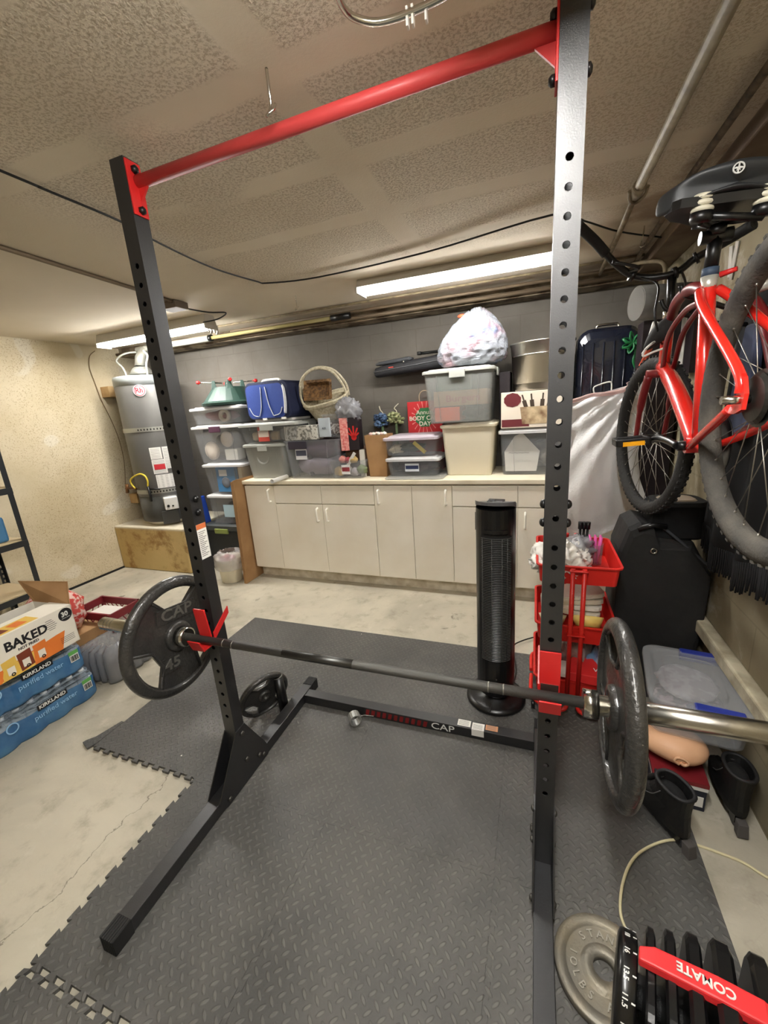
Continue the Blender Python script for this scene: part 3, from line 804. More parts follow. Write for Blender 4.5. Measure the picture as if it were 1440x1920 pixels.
MB().tube([tuple(P(277, 912, y=1.82)), tuple(P(282, 930, y=1.82)), tuple(P(284, 940, y=1.82))], .011, 8).tube([tuple(P(277, 917, y=1.82)), tuple(P(300, 917, y=1.86))], .008, 8).build('black_pipe', BLKP, t)
cb = [tuple(P(u, v, x=XL + .012)) for u, v in ((178, 658), (168, 668), (168, 690), (178, 718), (190, 750), (205, 780), (220, 815), (230, 850), (234, 880), (235, 912))]
tag(MB().tube(smooth_path(cb, 4), .0035, 6).build('wall_cable', M('brown_cable', (120, 100, 72), .7)), 'thin brown cable hanging down the left wall beside the water heater', 'cable')
WOOD = M('pale_wood', (196, 164, 116), .8, col2=(170, 136, 90), nscale=12)
for u, v, lab in ((210, 735, 'small wood block behind the upper strap of the water heater'), (262, 932, 'small wood block behind the lower strap of the water heater')):
    p = P(u, v, x=XL + .06)
    o = MB().bb(XL, XL + .11, p.y - .07, p.y + .07, p.z - .05, p.z + .05).build('wood_block', WOOD, bev=.003)
    tag(o, lab, 'wood block')

# ================================================================ STORAGE BINS
def bin_(label, x0, x1, y0, y1, z, h, taper=.87, mat=CLR, lid=None, lidh=.022, rz=0, latch=None, name='storage_bin', group=None, th=.003, ribs=True, tiltx=0):
    w = x1 - x0; d = y1 - y0
    t = thing(name, label, 'storage bin', ((x0 + x1) / 2, (y0 + y1) / 2, z), group=group, rot=(R(tiltx), 0, R(rz)))
    wb, db = w * taper, d * taper; r = .03
    hr = h - (lidh if lid else 0)
    o = [(rr(wb - .01, db - .01, r), 0.0), (rr(wb, db, r), .008)]
    for k in (.35, .7):
        o.append((rr(wb + (w - wb) * k - .012 * k, db + (d - db) * k - .012 * k, r), .008 + (hr - .02) * k))
    o += [(rr(w - .016, d - .016, r), hr - .016), (rr(w, d, r), hr - .014), (rr(w, d, r), hr), (rr(w - .022, d - .022, r), hr), (rr(wb - .01 - 2 * th, db - .01 - 2 * th, r), th + .002)]
    MB().lofts(o, c1=True).build('tub', mat, t)
    if lid is not None:
        l = MB()
        l.lofts([(rr(w + .006, d + .006, r + .003), hr - .010), (rr(w + .012, d + .012, r + .005), hr - .008), (rr(w + .012, d + .012, r + .005), hr + lidh * .35), (rr(w - .01, d - .01, r), hr + lidh * .6), (rr(w - .05, d - .05, r), hr + lidh * .6), (rr(w - .07, d - .07, r), hr + lidh), (rr(.02, .02, .005), hr + lidh)])
        l.build('lid', lid, t)
    if latch is not None:
        for s in (-1, 1):
            MB().bb(-w * .11, w * .11, s * (d / 2 + .003), s * (d / 2 + .013), hr - .045, hr + .008).build('latch', latch, t, bev=.003)
            MB().bb(s * (w / 2 + .003), s * (w / 2 + .013), -d * .14, d * .14, hr - .045, hr + .008).build('latch', latch, t, bev=.003)
    if ribs:
        for kx in (-.3, .3):
            m = MB(); m.hexa([(wb * kx - .002, -db / 2 - .0015, .02), (wb * kx + .002, -db / 2 - .0015, .02), (wb * kx + .002, -db / 2 + .001, .02), (wb * kx - .002, -db / 2 + .001, .02),
                    (w * kx - .002, -d / 2 + .004, hr - .02), (w * kx + .002, -d / 2 + .004, hr - .02), (w * kx + .002, -d / 2 + .009, hr - .02), (w * kx - .002, -d / 2 + .009, hr - .02)])
            m.build('rib', mat, t)
    t['h'] = h
    return t
def sticker(t, x, z, w, h, y, col=(222, 224, 226), col2=None, rz=0, lines=4):
    q = MB().at((x, y, z)).bb(-w / 2, w / 2, -.0012, 0, -h / 2, h / 2).build('label', M('sticker_%d_%d' % (col[0], col[2]), col, .6), t)
    if col2: MB().at((x, y, z)).bb(-w / 2 + .004, w / 2 - .004, -.0018, -.0012, -h / 2 + h * .3, h / 2 - h * .25).build('print', M('print_%d_%d' % (col2[0], col2[2]), col2, .6), q)
    return q
def blob(name, label, cat, c, r, mat, amp=.25, f=2.2, seed=1, group=None, ridge=False, nu=20, nv=12, rot=(0, 0, 0), flat=True):
    def shp(d, p):
        return (p.x, p.y, max(p.z, -r[2] * .8)) if flat else tuple(p)
    m = MB(); m.at((0, 0, 0), rot).ball((0, 0, 0), r, nu, nv, amp, f, seed, ridge, shp)
    o = m.build(name, mat); o.location = c
    return tag(o, label, cat, group)
def boxt(name, label, cat, x0, x1, y0, y1, z0, z1, mat, rz=0, group=None, bev=.003):
    o = MB().bb(-(x1 - x0) / 2, (x1 - x0) / 2, -(y1 - y0) / 2, (y1 - y0) / 2, 0, z1 - z0).build(name, mat, bev=bev)
    o.location = ((x0 + x1) / 2, (y0 + y1) / 2, z0); o.rotation_euler = (0, 0, R(rz))
    return tag(o, label, cat, group)
GRYL = M('grey_lid', (168, 170, 164), .45)
PURP = M('purple_latch', (72, 40, 60), .5)

# --- tower of bins on the floor left of the cabinets
boxt('storage_tote', 'dark grey lidded tote on the floor at the bottom of the bin tower', 'storage bin', -2.50, -2.05, 1.96, 2.42, FL, .40, M('dark_tote', (44, 47, 48), .6), bev=.02)
tt = [o for o in bpy.data.objects if o.name == 'storage_tote'][0]
MB().lofts([(rr(.47, .48, .03), .40), (rr(.48, .49, .03), .41), (rr(.48, .49, .03), .45), (rr(.44, .45, .03), .462)]).build('lid', M('dark_lid', (58, 62, 62), .55), tt)
MB().bb(-.09, .07, -.252, -.235, .375, .425).build('latch', M('olive_latch', (128, 142, 74), .5), tt, bev=.006)
bin_('clear bin with pale blue label, second from the floor in the tower', -2.43, -2.00, 1.98, 2.40, .452, .29, .92, CLR, MILK, latch=None)
sticker(bpy.data.objects[[o.name for o in bpy.data.objects if o.name.startswith('storage_bin')][-1]], .03, .13, .13, .12, -.203, (176, 204, 216))
boxt('paper_stack', 'light brown folder inside the second bin of the tower', 'paper', -2.12, -2.05, 2.03, 2.3, .47, .66, M('manila', (186, 160, 120), .8))
blob('black_bag', 'dark folded fabric inside the second bin of the tower', 'bag', (-2.25, 2.2, .55), (.12, .12, .09), M('dark_cloth', (48, 48, 52), .9), seed=4)
bin_('clear bin holding a blue item, middle of the tower', -2.42, -1.95, 1.98, 2.40, .745, .29, .87, CLR, MILK)
t = boxt('blue_package', 'bright blue packaged gadget inside the middle bin of the tower', 'package', -2.28, -2.07, 2.00, 2.05, .765, 1.0, M('blue_pack', (70, 128, 178), .5))
MB().bb(-.07, .02, -.027, -.025, .15, .21).build('label', M('sticker_222_226', (222, 224, 226), .6), t)
MB().at((0, -.028, .09), (90, 0, 0)).lathe([(.0, -.002), (.045, -.002), (.05, .0), (.045, .002), (.0, .002)], 20).build('round_inset', M('steel_blue', (92, 96, 104), .4), t)
boxt('paper_stack', 'cream papers standing at the right side of the middle bin', 'paper', -2.04, -2.0, 2.02, 2.3, .765, .99, M('cream_paper', (206, 194, 166), .8))
bin_('large clear bin with a dark purple latch and round plates inside, in the tower', -2.47, -1.90, 1.98, 2.42, 1.04, .345, .87, CLR, MILK, latch=PURP)
PL = M('cream_dish', (214, 200, 184), .45)
for i, (x, z, r_, lab) in enumerate(((-2.31, 1.15, .085, 'round cream dish low in the purple latch bin'), (-2.12, 1.25, .07, 'round pale dish higher in the purple latch bin'))):
    o = MB().at((0, 0, 0), (90, 0, 0)).lathe([(0, -.005), (r_ * .8, -.006), (r_, -.012), (r_, -.004), (r_ * .8, .004), (0, .005)], 28).build('dish', PL); o.location = (x, 2.03, z)
    tag(o, lab, 'dish')
blob('cloth_bundle', 'grey wrapped bundle at the back of the purple latch bin', 'bundle', (-2.2, 2.22, 1.18), (.2, .1, .13), M('grey_wrap', (146, 140, 134), .8), seed=9)
boxt('small_box', 'small white printed box low right in the purple latch bin', 'box', -2.16, -2.02, 2.03, 2.14, 1.06, 1.16, PAPER)
bin_('low clear bin with white lid, topmost of the tower under the green stand', -2.45, -1.87, 1.98, 2.42, 1.392, .155, .9, CLR, MILK)
blob('cloth_bundle', 'dusty pink cloth inside the topmost bin of the tower', 'bundle', (-2.22, 2.15, 1.46), (.17, .12, .05), M('dusty_pink', (150, 104, 104), .9), seed=3)
o = MB().at((0, 0, 0), (90, 0, 0)).lathe([(.03, -.02), (.05, -.02), (.055, .02), (.035, .02)], 20, closed=True).build('ribbon_roll', M('cream_dish', (214, 200, 184), .45)); o.location = (-2.1, 2.04, 1.46)
tag(o, 'round white ribbon roll in the topmost bin of the tower', 'ribbon')
# christmas tree stand
GRN = M('stand_green', (36, 62, 54), .45)
t = thing('tree_stand', 'dark green plastic tree stand with red handled screws on top of the bin tower', 'tree stand', (-2.12, 2.17, 1.552))
MB().lathe([(.25, 0), (.255, .02), (.23, .035), (.15, .14), (.14, .155), (.10, .155), (.09, .10), (.0, .09)], 24, smooth=False).build('base', GRN, t)
for k in range(4):
    a = R(45 + 90 * k); c_, s_2 = math.cos(a), math.sin(a)
    MB().mat4(Matrix.Rotation(a, 4, 'Z')).hexa([(.10, -.03, .13), (.15, -.03, .13), (.15, .03, .13), (.10, .03, .13), (.11, -.015, .215), (.135, -.015, .215), (.135, .015, .215), (.11, .015, .215)]).build('bracket', GRN, t, bev=.004)
    b_ = MB().mat4(Matrix.Rotation(a, 4, 'Z')).tube([(.05, 0, .195), (.24, 0, .205)], .006, 8).build('screw', CHR, t)
    MB().mat4(Matrix.Rotation(a, 4, 'Z')).tube([(.235, 0, .205), (.245, 0, .205), (.265, 0, .206)], [.012, .018, .012], 8).build('red_grip', REDM, b_)
# beside the tower
t = thing('blue_bag', 'bright blue bag with white print squeezed behind the rack post beside the bins', 'bag', (-2.56, 1.98, FL))
MB().hexa([(-.09, -.10, .45), (.05, -.10, .45), (.05, .1, .45), (-.09, .1, .45), (-.13, -.07, .70), (.04, -.07, .73), (.04, .08, .73), (-.13, .08, .70)]).build('body', M('bag_blue', (34, 72, 170), .45, bump=.3, bscale=12), t, bev=.012)
MB().mat4(Matrix.Translation((-.04, -.094, .62)) @ Matrix.Rotation(R(80), 4, 'X') @ Matrix.Rotation(R(20), 4, 'Z')).bb(-.035, .035, -.02, .02, 0, .003).bb(-.03, -.02, -.1, -.04, 0, .003).bb(.0, .01, -.12, -.04, 0, .003).build('white_print', M('white_print', (225, 225, 220), .6), t)
boxt('wood_crate', 'low wooden box on the floor that carries the blue bag', 'box', -2.68, -2.51, 1.86, 2.10, FL, .44, M('dark_wood', (70, 58, 44), .8))
# bucket with plastic liner
t = thing('waste_bucket', 'small cream bucket lined with a crumpled clear bag on the floor', 'bucket', (-2.07, 1.75, FL))
MB().lathe([(.0, 0), (.085, 0), (.088, .005), (.115, .225), (.118, .23), (.112, .23), (.085, .012), (0, .012)], 32).build('pail', M('pail_cream', (222, 214, 190), .5), t)
m = MB()
def lf(u, v):
    a = 2 * PI * u; k = noise.noise(Vector((math.cos(a) * 3, math.sin(a) * 3, v * 4)))
    if v < .5: r_, z = .119 + .012 * math.sin(v * 6) + .012 * k, .13 + v * .22
    else: r_, z = .125 - (v - .5) * .12 + .02 * k, .24 + .05 * math.sin((v - .5) * 3) + .02 * k
    return (r_ * math.cos(a), r_ * math.sin(a), z)
m.grid(lf, 40, 12).build('liner', M('film', (216, 212, 212), .2, clear=.55), t)
blob('trash', 'dark red wrapper lying in the lined bucket', 'trash', (-2.08, 1.75, .2), (.07, .06, .035), M('wrapper_red', (150, 52, 60), .4), seed=5, amp=.5)
# flattened cardboard leaning on the cabinet end
t = MB().hexa([(-1.90, 1.70, FL), (-1.87, 1.70, FL), (-1.87, 2.35, FL), (-1.90, 2.35, FL), (-1.905, 1.74, .905), (-1.865, 1.74, .925), (-1.865, 2.35, .925), (-1.905, 2.35, .905)]).build('cardboard_panel', CARD, bev=.004)
tag(t, 'flattened brown cardboard leaning on the left end of the cabinets', 'cardboard')

# --- things on the countertop, left to right
A = bin_('translucent bin with grey lid at the left end of the countertop', -1.87, -1.45, 1.92, 2.38, CT, .31, .86, CLR2, GRYL, latch=GRYL)
MB().mat4(Matrix.Translation((-.02, -.212, .19)) @ Matrix.Rotation(R(85), 4, 'X')).fill([circ(.062, 28), circ(.05, 28)], 0, .004).build('embossed_ring', CLR2, A)
B = bin_('shallow bin with grey lid and red label under the blue cooler', -1.87, -1.28, 1.90, 2.36, 1.215, .165, .9, CLR, GRYL, latch=GRYL)
sticker(B, -.05, .07, .11, .12, -.215, (196, 72, 60), (226, 214, 206))
for i in range(5):
    boxt('folded_fabric', 'folded %s fabric lying in the shallow red label bin' % ('beige', 'brown', 'tan', 'grey', 'cream')[i], 'fabric', -1.80 + .095 * i, -1.72 + .095 * i, 1.98, 2.25, 1.225, 1.30 + .02 * (i % 2), M('fab%d' % i, ((196, 176, 150), (150, 116, 92), (178, 150, 110), (130, 126, 120), (206, 198, 180))[i], .9), bev=.02, group='folded fabrics in the shallow bin')
# blue cooler
t = thing('cooler_bag', 'blue soft cooler bag with white piping on the shallow grey lid bin', 'cooler bag', (-1.56, 2.14, 1.385), -3)
BLU = M('cooler_blue', (34, 62, 140), .75, bump=.1, bscale=120); NAVY = M('cooler_navy', (24, 32, 64), .8)
def rbox(m, w, d, h, r, z0):
    """upright soft block: outline in x-z, lofted along y"""
    out = [(p[0], p[1] + h / 2 + z0) for p in rr(w, h, r, 6)]
    m.loft([[(x * (1 if abs(y) < d * .49 else .97), y, z0 + h / 2 + (z - z0 - h / 2) * (1 if abs(y) < d * .49 else .97)) for x, z in out] for y in (-d / 2, -d * .47, d * .47, d / 2)], smooth=False)
    return m
rbox(MB(), .44, .38, .30, .05, .02).build('body', NAVY, t)
rbox(MB().at((-.015, -.185, 0)), .38, .02, .27, .05, .03).build('front_panel', BLU, t)
m = MB()
WP = M('white_piping', (218, 220, 224), .6)
for pts in ([(-.09, .045), (-.06, .12), (-.045, .28)], [(.055, .045), (.02, .14), (.0, .28)], [(-.10, .045), (-.15, .06), (-.185, .12)], [(.06, .045), (.12, .06), (.15, .11)]):
    m.tube(smooth_path([(x - .0, -.199, z) for x, z in pts], 4), .0035, 6)
m.build('piping', WP, t)
MB().tube([(x + .0, -.19, z + .165) for x, z in rr(.385, .275, .05, 6, (-.015, 0))], .006, 6, closed=True).build('seam_cord', NAVY, t)
m = MB(); m.tube(smooth_path([(.17, -.19, .06), (.185, -.195, .15), (.18, -.19, .25), (.16, -.18, .29)], 4), .012, 8); m.build('white_side_trim', WP, t)
m = MB(); m.tube(smooth_path([(-.09, -.10, .32), (-.07, -.10, .335), (.07, -.10, .335), (.09, -.10, .32)], 4), .012, 8); m.build('handle', WHT, t)
MB().bb(-.06, -.02, -.20, -.185, .012, .03).bb(.13, .17, -.20, -.185, .012, .03).bb(-.19, .19, -.14, .14, 0, .02).build('strap_buckles', WHT, t)
# large clear tote with purple contents
C_ = bin_('large clear tote with dark purple cloth inside, beside the grey lid bin', -1.435, -.93, 1.89, 2.36, CT, .32, .9, CLR, None)
MB().bb(-.20, -.03, -.237, -.228, .25, .315).build('latch', M('dark_latch', (52, 48, 60), .5), C_, bev=.003)
sticker(C_, -.09, .215, .105, .10, -.227, (218, 218, 220), (70, 74, 90))
blob('folded_blanket', 'dark purple blanket folded inside the large clear tote', 'blanket', (-1.18, 2.12, 1.13), (.21, .19, .10), M('plum_cloth', (72, 50, 66), .9), seed=11, amp=.15)
blob('cloth_bundle', 'pale grey mauve cloth at the bottom of the large clear tote', 'bundle', (-1.2, 2.12, 1.0), (.22, .19, .10), M('mauve_cloth', (150, 140, 152), .9), seed=12, amp=.15)
boxt('board', 'dark boards standing on edge inside the large clear tote', 'board', -1.24, -1.21, 1.95, 2.25, .92, 1.14, M('dark_board', (70, 64, 74), .7))
MB2 = MB()
o = boxt('stone_print_box', 'white box printed with grey pebbles on the large clear tote', 'box', -1.43, -1.12, 1.93, 2.04, 1.22, 1.335, M('pebble_print', (206, 204, 196), .6, col2=(128, 126, 118), nscale=38, nlo=.5, nhi=.56, detail=1))
# white wicker basket on its side
t = thing('wicker_basket', 'white wicker basket with a tall arched handle tipped on the large tote', 'basket', (-1.10, 2.20, 1.385), rot=(R(20), R(-10), R(8)))
WK = M('white_wicker', (214, 206, 182), .7, col2=(182, 170, 140), nscale=60, bump=.6, bscale=140)
m = MB()
m.lofts([(rr(.26, .20, .09, 8), 0), (rr(.28, .22, .1, 8), .01), (rr(.36, .29, .13, 8), .15), (rr(.38, .31, .14, 8), .16), (rr(.33, .26, .12, 8), .155), (rr(.25, .19, .09, 8), .02)]).build('basket_body', WK, t)
m = MB()
for k in range(3): m.tube([(x, y, .150 + .010 * k) for x, y in rr(.375 + .006 * k, .305 + .006 * k, .14, 10)], .009, 8, closed=True)
m.build('braided_rim', WK, t)
hm = MB()
for dy in (-.04, .04):
    hm.tube(smooth_path([(-.185, dy, .13), (-.19, dy, .24), (-.13, dy * .6, .37), (0, dy * .3, .42), (.13, dy * .6, .37), (.19, dy, .24), (.185, dy, .13)], 6), .011, 8)
hm.build('arched_handle', WK, t)
t2 = thing('wicker_tray', 'square brown wicker tray standing inside the arched handle of white basket', 'basket', (-1.19, 2.17, 1.60), rot=(R(78), 0, R(10)))
m = MB(); m.lofts([(rr(.19, .11, .012, 3), 0), (rr(.24, .16, .012, 3), .05), (rr(.25, .17, .012, 3), .055), (rr(.21, .13, .012, 3), .05), (rr(.17, .10, .012, 3), .008)]).build('tray_body', M('brown_wicker', (140, 104, 62), .8, col2=(84, 60, 36), nscale=50, bump=.6, bscale=120), t2)
# clear tub with decorations and gift bag on the tote
t = bin_('clear tub of dark trinkets on the large tote right of the pebble box', -1.11, -.92, 1.97, 2.2, 1.222, .19, .85, CLR, None, ribs=False)
blob('ornaments', 'dark brown and white trinkets inside the clear tub on the tote', 'ornaments', (-1.05, 2.08, 1.29), (.10, .08, .06), M('trinkets', (92, 70, 58), .6, col2=(220, 214, 204), nscale=30, nlo=.5, nhi=.55), seed=6, amp=.4)
o = boxt('gift_card_bag', 'pale blue printed gift pouch standing in front of the clear tub', 'bag', -1.11, -1.01, 1.94, 1.96, 1.235, 1.385, M('pale_blue_card', (180, 190, 198), .5))
MB().at((0, -.0135, .07), (90, 0, 0)).text('AIX', .022, .0004, fat=.0003).build('lettering', M('dark_print', (50, 46, 60), .6), o)
blob('tissue_bag', 'crumpled clear cellophane standing above the red gift box', 'bag', (-.87, 2.02, 1.42), (.10, .07, .10), M('cellophane', (160, 160, 164), .15, clear=.35), seed=8, amp=.6, f=4, ridge=True, nu=30, nv=18)
t = boxt('gift_box', 'dark box with a red hand picture and pink side, right of the large tote', 'box', -.93, -.79, 1.96, 2.10, 1.12, 1.375, M('near_black_card', (30, 20, 26), .5), rz=8)
MB().bb(-.078, -.071, -.072, .0, .0, .255).bb(-.0715, -.012, -.0725, -.0705, 0, .255).build('pink_side', M('pink_pattern', (206, 92, 92), .6, col2=(230, 170, 160), nscale=60), t)
m = MB().mat4(Matrix.Translation((.033, -.0715, .12)) @ RX)
for a in range(5):
    m.mat4(Matrix.Translation((.033, -.0715, .10)) @ RX @ Matrix.Rotation(R(50 - 25 * a), 4, 'Z')); m.bb(-.006, .006, 0, (.06, .085, .09, .08, .055)[a], 0, .001)
m.mat4(Matrix.Translation((.033, -.0715, .10)) @ RX).fill([circ(.022, 16)], 0, .001).build('red_print', REDM, t)
boxt('brown_box', 'closed brown box hidden behind the small open bin, carrying the red gift box', 'box', -.93, -.72, 2.02, 2.38, CT, 1.115, M('brown_dark_card', (96, 70, 50), .85))
# small open bin with trinkets
D = bin_('small open clear bin full of trinkets at the counter edge', -1.05, -.72, 1.90, 2.02, CT, .145, .82, CLR, None, ribs=False)
sticker(D, .0, .075, .075, .075, -.056, (222, 222, 222), (130, 40, 50))
for i, (x, z, r_, c) in enumerate(((-.97, .95, .045, (196, 160, 96)), (-.83, .945, .04, (176, 168, 172)), (-.77, .965, .042, (116, 130, 90)), (-.90, .97, .04, (220, 214, 206)), (-.93, 1.045, .035, (190, 120, 110)), (-.84, 1.045, .035, (200, 170, 110)), (-.885, 1.04, .03, (150, 50, 60)))):
    blob('trinket', ('round amber jar shaped', 'grey', 'olive green', 'white', 'pink', 'gold', 'dark red')[i] + ' trinket in the small open bin', 'trinket', (x, 1.965, z), (r_, .035, r_ * .9), M('trk%d' % i, c, .5), seed=i + 20, amp=.3, group=None)
o = MB().mat4(Matrix.Translation((-.87, 1.94, 1.02)) @ Matrix.Rotation(R(35), 4, 'Y')).bb(-.012, .012, -.006, .006, -.04, .1).build('gift_tag', PAPER); tag(o, 'white paper strip sticking out of the small open bin', 'paper')
boxt('candle_box', 'small white box standing at the right of the small open bin', 'box', -.80, -.755, 2.0, 2.018, CT, 1.12, PAPER)
# brown paper bag
t = thing('paper_bag', 'plain brown paper bag standing open on the countertop', 'bag', (-.645, 2.06, CT))
m = MB(); m.lofts([(rr(.15, .13, .004, 2), 0), (rr(.19, .155, .004, 2), .33), (rr(.18, .145, .004, 2), .33), (rr(.14, .12, .004, 2), .01)]).build('body', CARD, t)
for i in range(6):
    blob('tissue_ball', 'pink and cream tissue poking out of the brown paper bag', 'tissue', (-.70 + .022 * i, 2.03 + .01 * (i % 3), 1.235), (.018, .018, .014), M('tissue%d' % (i % 2), ((226, 196, 190), (232, 226, 214))[i % 2], .9), seed=i, amp=.4, group='tissue balls in the brown paper bag', nu=8, nv=6)
# two stacked clear bins on a loose clear lid
o = MB().lofts([(rr(.45, .36, .05), 0), (rr(.46, .37, .05), .006), (rr(.42, .33, .05), .010)]).build('loose_lid', CLR2); o.location = (-.325, 2.03, CT + .001); tag(o, 'loose clear lid lying under the two small clear bins', 'lid')
E1 = bin_('clear shoe bin with picture label, lower of the two on the loose lid', -.56, -.14, 1.94, 2.30, CT + .011, .145, .9, CLR, MILK)
sticker(E1, -.0, .065, .11, .06, -.170, (214, 218, 224), (40, 52, 90))
E2 = bin_('clear shoe bin with a yellow ribbon inside, upper of the two', -.57, -.15, 1.94, 2.30, CT + .165, .15, .9, CLR, M('milky_mauve', (206, 196, 206), .4, clear=.25))
blob('dark_ornament', 'dark green leafy decoration inside the upper shoe bin', 'decoration', (-.39, 2.10, 1.115), (.11, .12, .035), M('dark_leaf', (40, 54, 42), .7), seed=31, amp=.4)
o = MB().mat4(Matrix.Translation((-.29, 2.0, 1.115)) @ Matrix.Rotation(R(42), 4, 'Y')).bb(-.07, .05, -.006, .006, -.014, .014).build('yellow_ribbon', M('ribbon_yellow', (226, 196, 60), .4), bev=.003); tag(o, 'bright yellow ribbon lying in the upper shoe bin', 'ribbon')
blob('cloth_bundle', 'beige tissue at the left inside the upper shoe bin', 'bundle', (-.49, 2.05, 1.11), (.06, .08, .035), M('cream_paper', (206, 194, 166), .8), seed=32)
blob('cloth_bundle', 'dark plum cloth filling the lower shoe bin', 'bundle', (-.35, 2.12, .965), (.17, .13, .045), M('plum_cloth', (72, 50, 66), .9), seed=33)
# flower pots
def flower(label, x, y, z, col, col2, stem):
    t = thing('artificial_flowers', label, 'flowers', (x, y, z))
    fm = M('petal_%d' % col[0], col, .8, col2=col2, nscale=40)
    rnd = random.Random(int(x * 1000) % 97 + 3)
    for k in range(9):
        a = rnd.uniform(0, 2 * PI); q = rnd.uniform(.0, .062); zz = rnd.uniform(-.02, .05); cx_, cy_ = q * math.cos(a), q * math.sin(a) * .7
        m = MB()
        for j in range(12):
            d = Vector((rnd.gauss(0, 1), rnd.gauss(0, 1), rnd.gauss(0, 1))).normalized()
            m.ball((cx_ + d.x * .026, cy_ + d.y * .026, zz + d.z * .024), (.017, .017, .011), 7, 5)
        m.build('bloom', fm, t)
    MB().tube(smooth_path([(0, 0, -.01), (.01, 0, .07), (-.01, 0, .10), (.0 + stem, 0, .135)], 4), .004, 6).build('tendril', M('pale_stem', (206, 196, 176), .8), t)
    MB().tube([(0, 0, CT - z), (0, 0, .0)], .012, 8).build('stem', M('stem_green', (74, 92, 60), .8), t)
    MB().lathe([(0, CT - z), (.05, CT - z), (.06, CT - z + .1), (.05, CT - z + .1), (.0, CT - z + .08)], 16).build('pot', M('dark_pot', (60, 56, 60), .6), t)
flower('blue artificial hydrangea behind the brown paper bag', -.715, 2.36, 1.31, (92, 118, 150), (56, 76, 110), -.02)
flower('pale green artificial hydrangea beside the red gift bag', -.59, 2.36, 1.32, (172, 176, 130), (124, 134, 90), .03)
# red gift bag
t = thing('gift_bag', 'red paper gift bag with green badge and white lettering behind the shoe bins', 'bag', (-.335, 2.375, CT), 2)
boxb = M('bag_red', (190, 34, 40), .6)
MB().bb(-.145, .145, -.03, .05, .0, .56).build('body', boxb, t, bev=.003)
m = MB().mat4(Matrix.Translation((.0, -.0305, .425)) @ RX)
for k in range(18):
    a = 2 * PI * k / 18
    m.add([(.075 * math.cos(a - .02), .075 * math.sin(a - .02), 0), (.115 * math.cos(a - .035), .135 * math.sin(a - .035), 0), (.115 * math.cos(a + .035), .135 * math.sin(a + .035), 0), (.075 * math.cos(a + .02), .075 * math.sin(a + .02), 0)], [(0, 1, 2, 3)])
m.build('rays', M('ray_pink', (222, 150, 140), .7), t)
MB().mat4(Matrix.Translation((.0, -.031, .430)) @ RX).fill([[(.075 * (1 + .12 * (i % 2)) * math.cos(2 * PI * i / 16), .075 * (1 + .12 * (i % 2)) * math.sin(2 * PI * i / 16)) for i in range(16)]], 0, .0008).build('green_badge', M('badge_green', (40, 112, 62), .6), t)
m = MB().mat4(Matrix.Translation((.0, -.0325, .470)) @ RX); m.text('Annual', .05, .0003, fat=.0002)
m.mat4(Matrix.Translation((.0, -.0325, .423)) @ RX); m.text('BODY CARE', .048, .0003, fat=.0012)
m.mat4(Matrix.Translation((.0, -.0325, .378)) @ RX); m.text('DAY', .05, .0003, fat=.0012)
m.build('lettering', M('cream_print', (232, 226, 206), .6), t)
MB().tube(smooth_path([(-.045, -.0, .56), (-.045, .0, .61), (-.02, .0, .64), (.02, .0, .64), (.045, .0, .61), (.045, .0, .56)], 5), .004, 6).build('handle', M('cord_tan', (176, 156, 128), .7), t)
# beige tote and big clear tote
BG = M('beige_tote', (208, 200, 178), .55, bump=.06, bscale=200)
bin_('beige opaque tote carrying the big clear tote on the countertop', -.13, .265, 1.985, 2.42, CT, .385, .84, BG, BG, lidh=.02, latch=None, name='storage_tote', ribs=False)
bin_('big clear tote with grey lid holding green, brown and orange boxes', -.235, .26, 1.93, 2.33, 1.292, .375, .86, M('clear_smoky', (172, 174, 170), .25, clear=.66), GRYL, latch=GRYL)
boxt('green_box', 'dark green box at the top inside the big clear tote', 'box', -.15, .10, 1.985, 2.3, 1.52, 1.625, M('box_green', (46, 92, 62), .6))
o = boxt('brown_box', 'brown cardboard box with red script in the middle of the big clear tote', 'box', -.17, .21, 1.985, 2.3, 1.41, 1.515, CARD)
MB().at((.02, -.159, .05), (90, 0, 0)).text('Burgers', .065, .0004, fat=.0005, sx=1.2).build('lettering', M('script_red', (150, 60, 56), .6), o)
boxt('orange_box', 'bright orange box low in the left of the big clear tote', 'box', -.165, .015, 1.985, 2.25, 1.305, 1.402, M('box_orange', (226, 84, 44), .6))
blob('cable_pile', 'pile of dark cables low in the right of the big clear tote', 'cables', (.11, 2.08, 1.35), (.085, .07, .045), M('dark_cloth', (48, 48, 52), .9), seed=40, amp=.5, f=5)
# knotted white bag on top
def bagshape(d, p):
    x, y, z = p
    k = max(0, min(1, (z + .15) / .36)); x = x * (1.22 - .62 * k) + .055 * k; y = y * (1.05 - .3 * k)
    if x > .2 and z < -.03: z -= (x - .2) * .6
    return (x, y, max(z, -.165))
m = MB().ball((0, 0, 0), (.235, .19, .21), 96, 60, .09, 5.5, 3, True, bagshape)
n = NT('clothes_bag_film', .35, .4)
cc = n.mix(n.ramp(n.noise(3.6, 2), .50, .66), S(160, 165, 174), S(168, 132, 140))
cc = n.mix(n.ramp(n.noise(3.9, 2, vec=n.scale((1, 1, 1.4))), .56, .68), cc, S(112, 130, 164))
bagmat = n.done(cc, n.bump(n.noise(14, 5, .6, vec=n.scale((1, 1, 2.6)), dist=.6), .6, .03))
t = m.build('clothes_bag', bagmat); t.location = (.075, 2.12, 1.845)
tag(t, 'stuffed white plastic bag of pastel clothes on top of the big clear tote', 'bag')
MB().ball((-.045, -.05, .165), (.03, .012, .012), 10, 6, .4, 4).build('orange_tie', M('tie_orange', (230, 96, 60), .5), t)
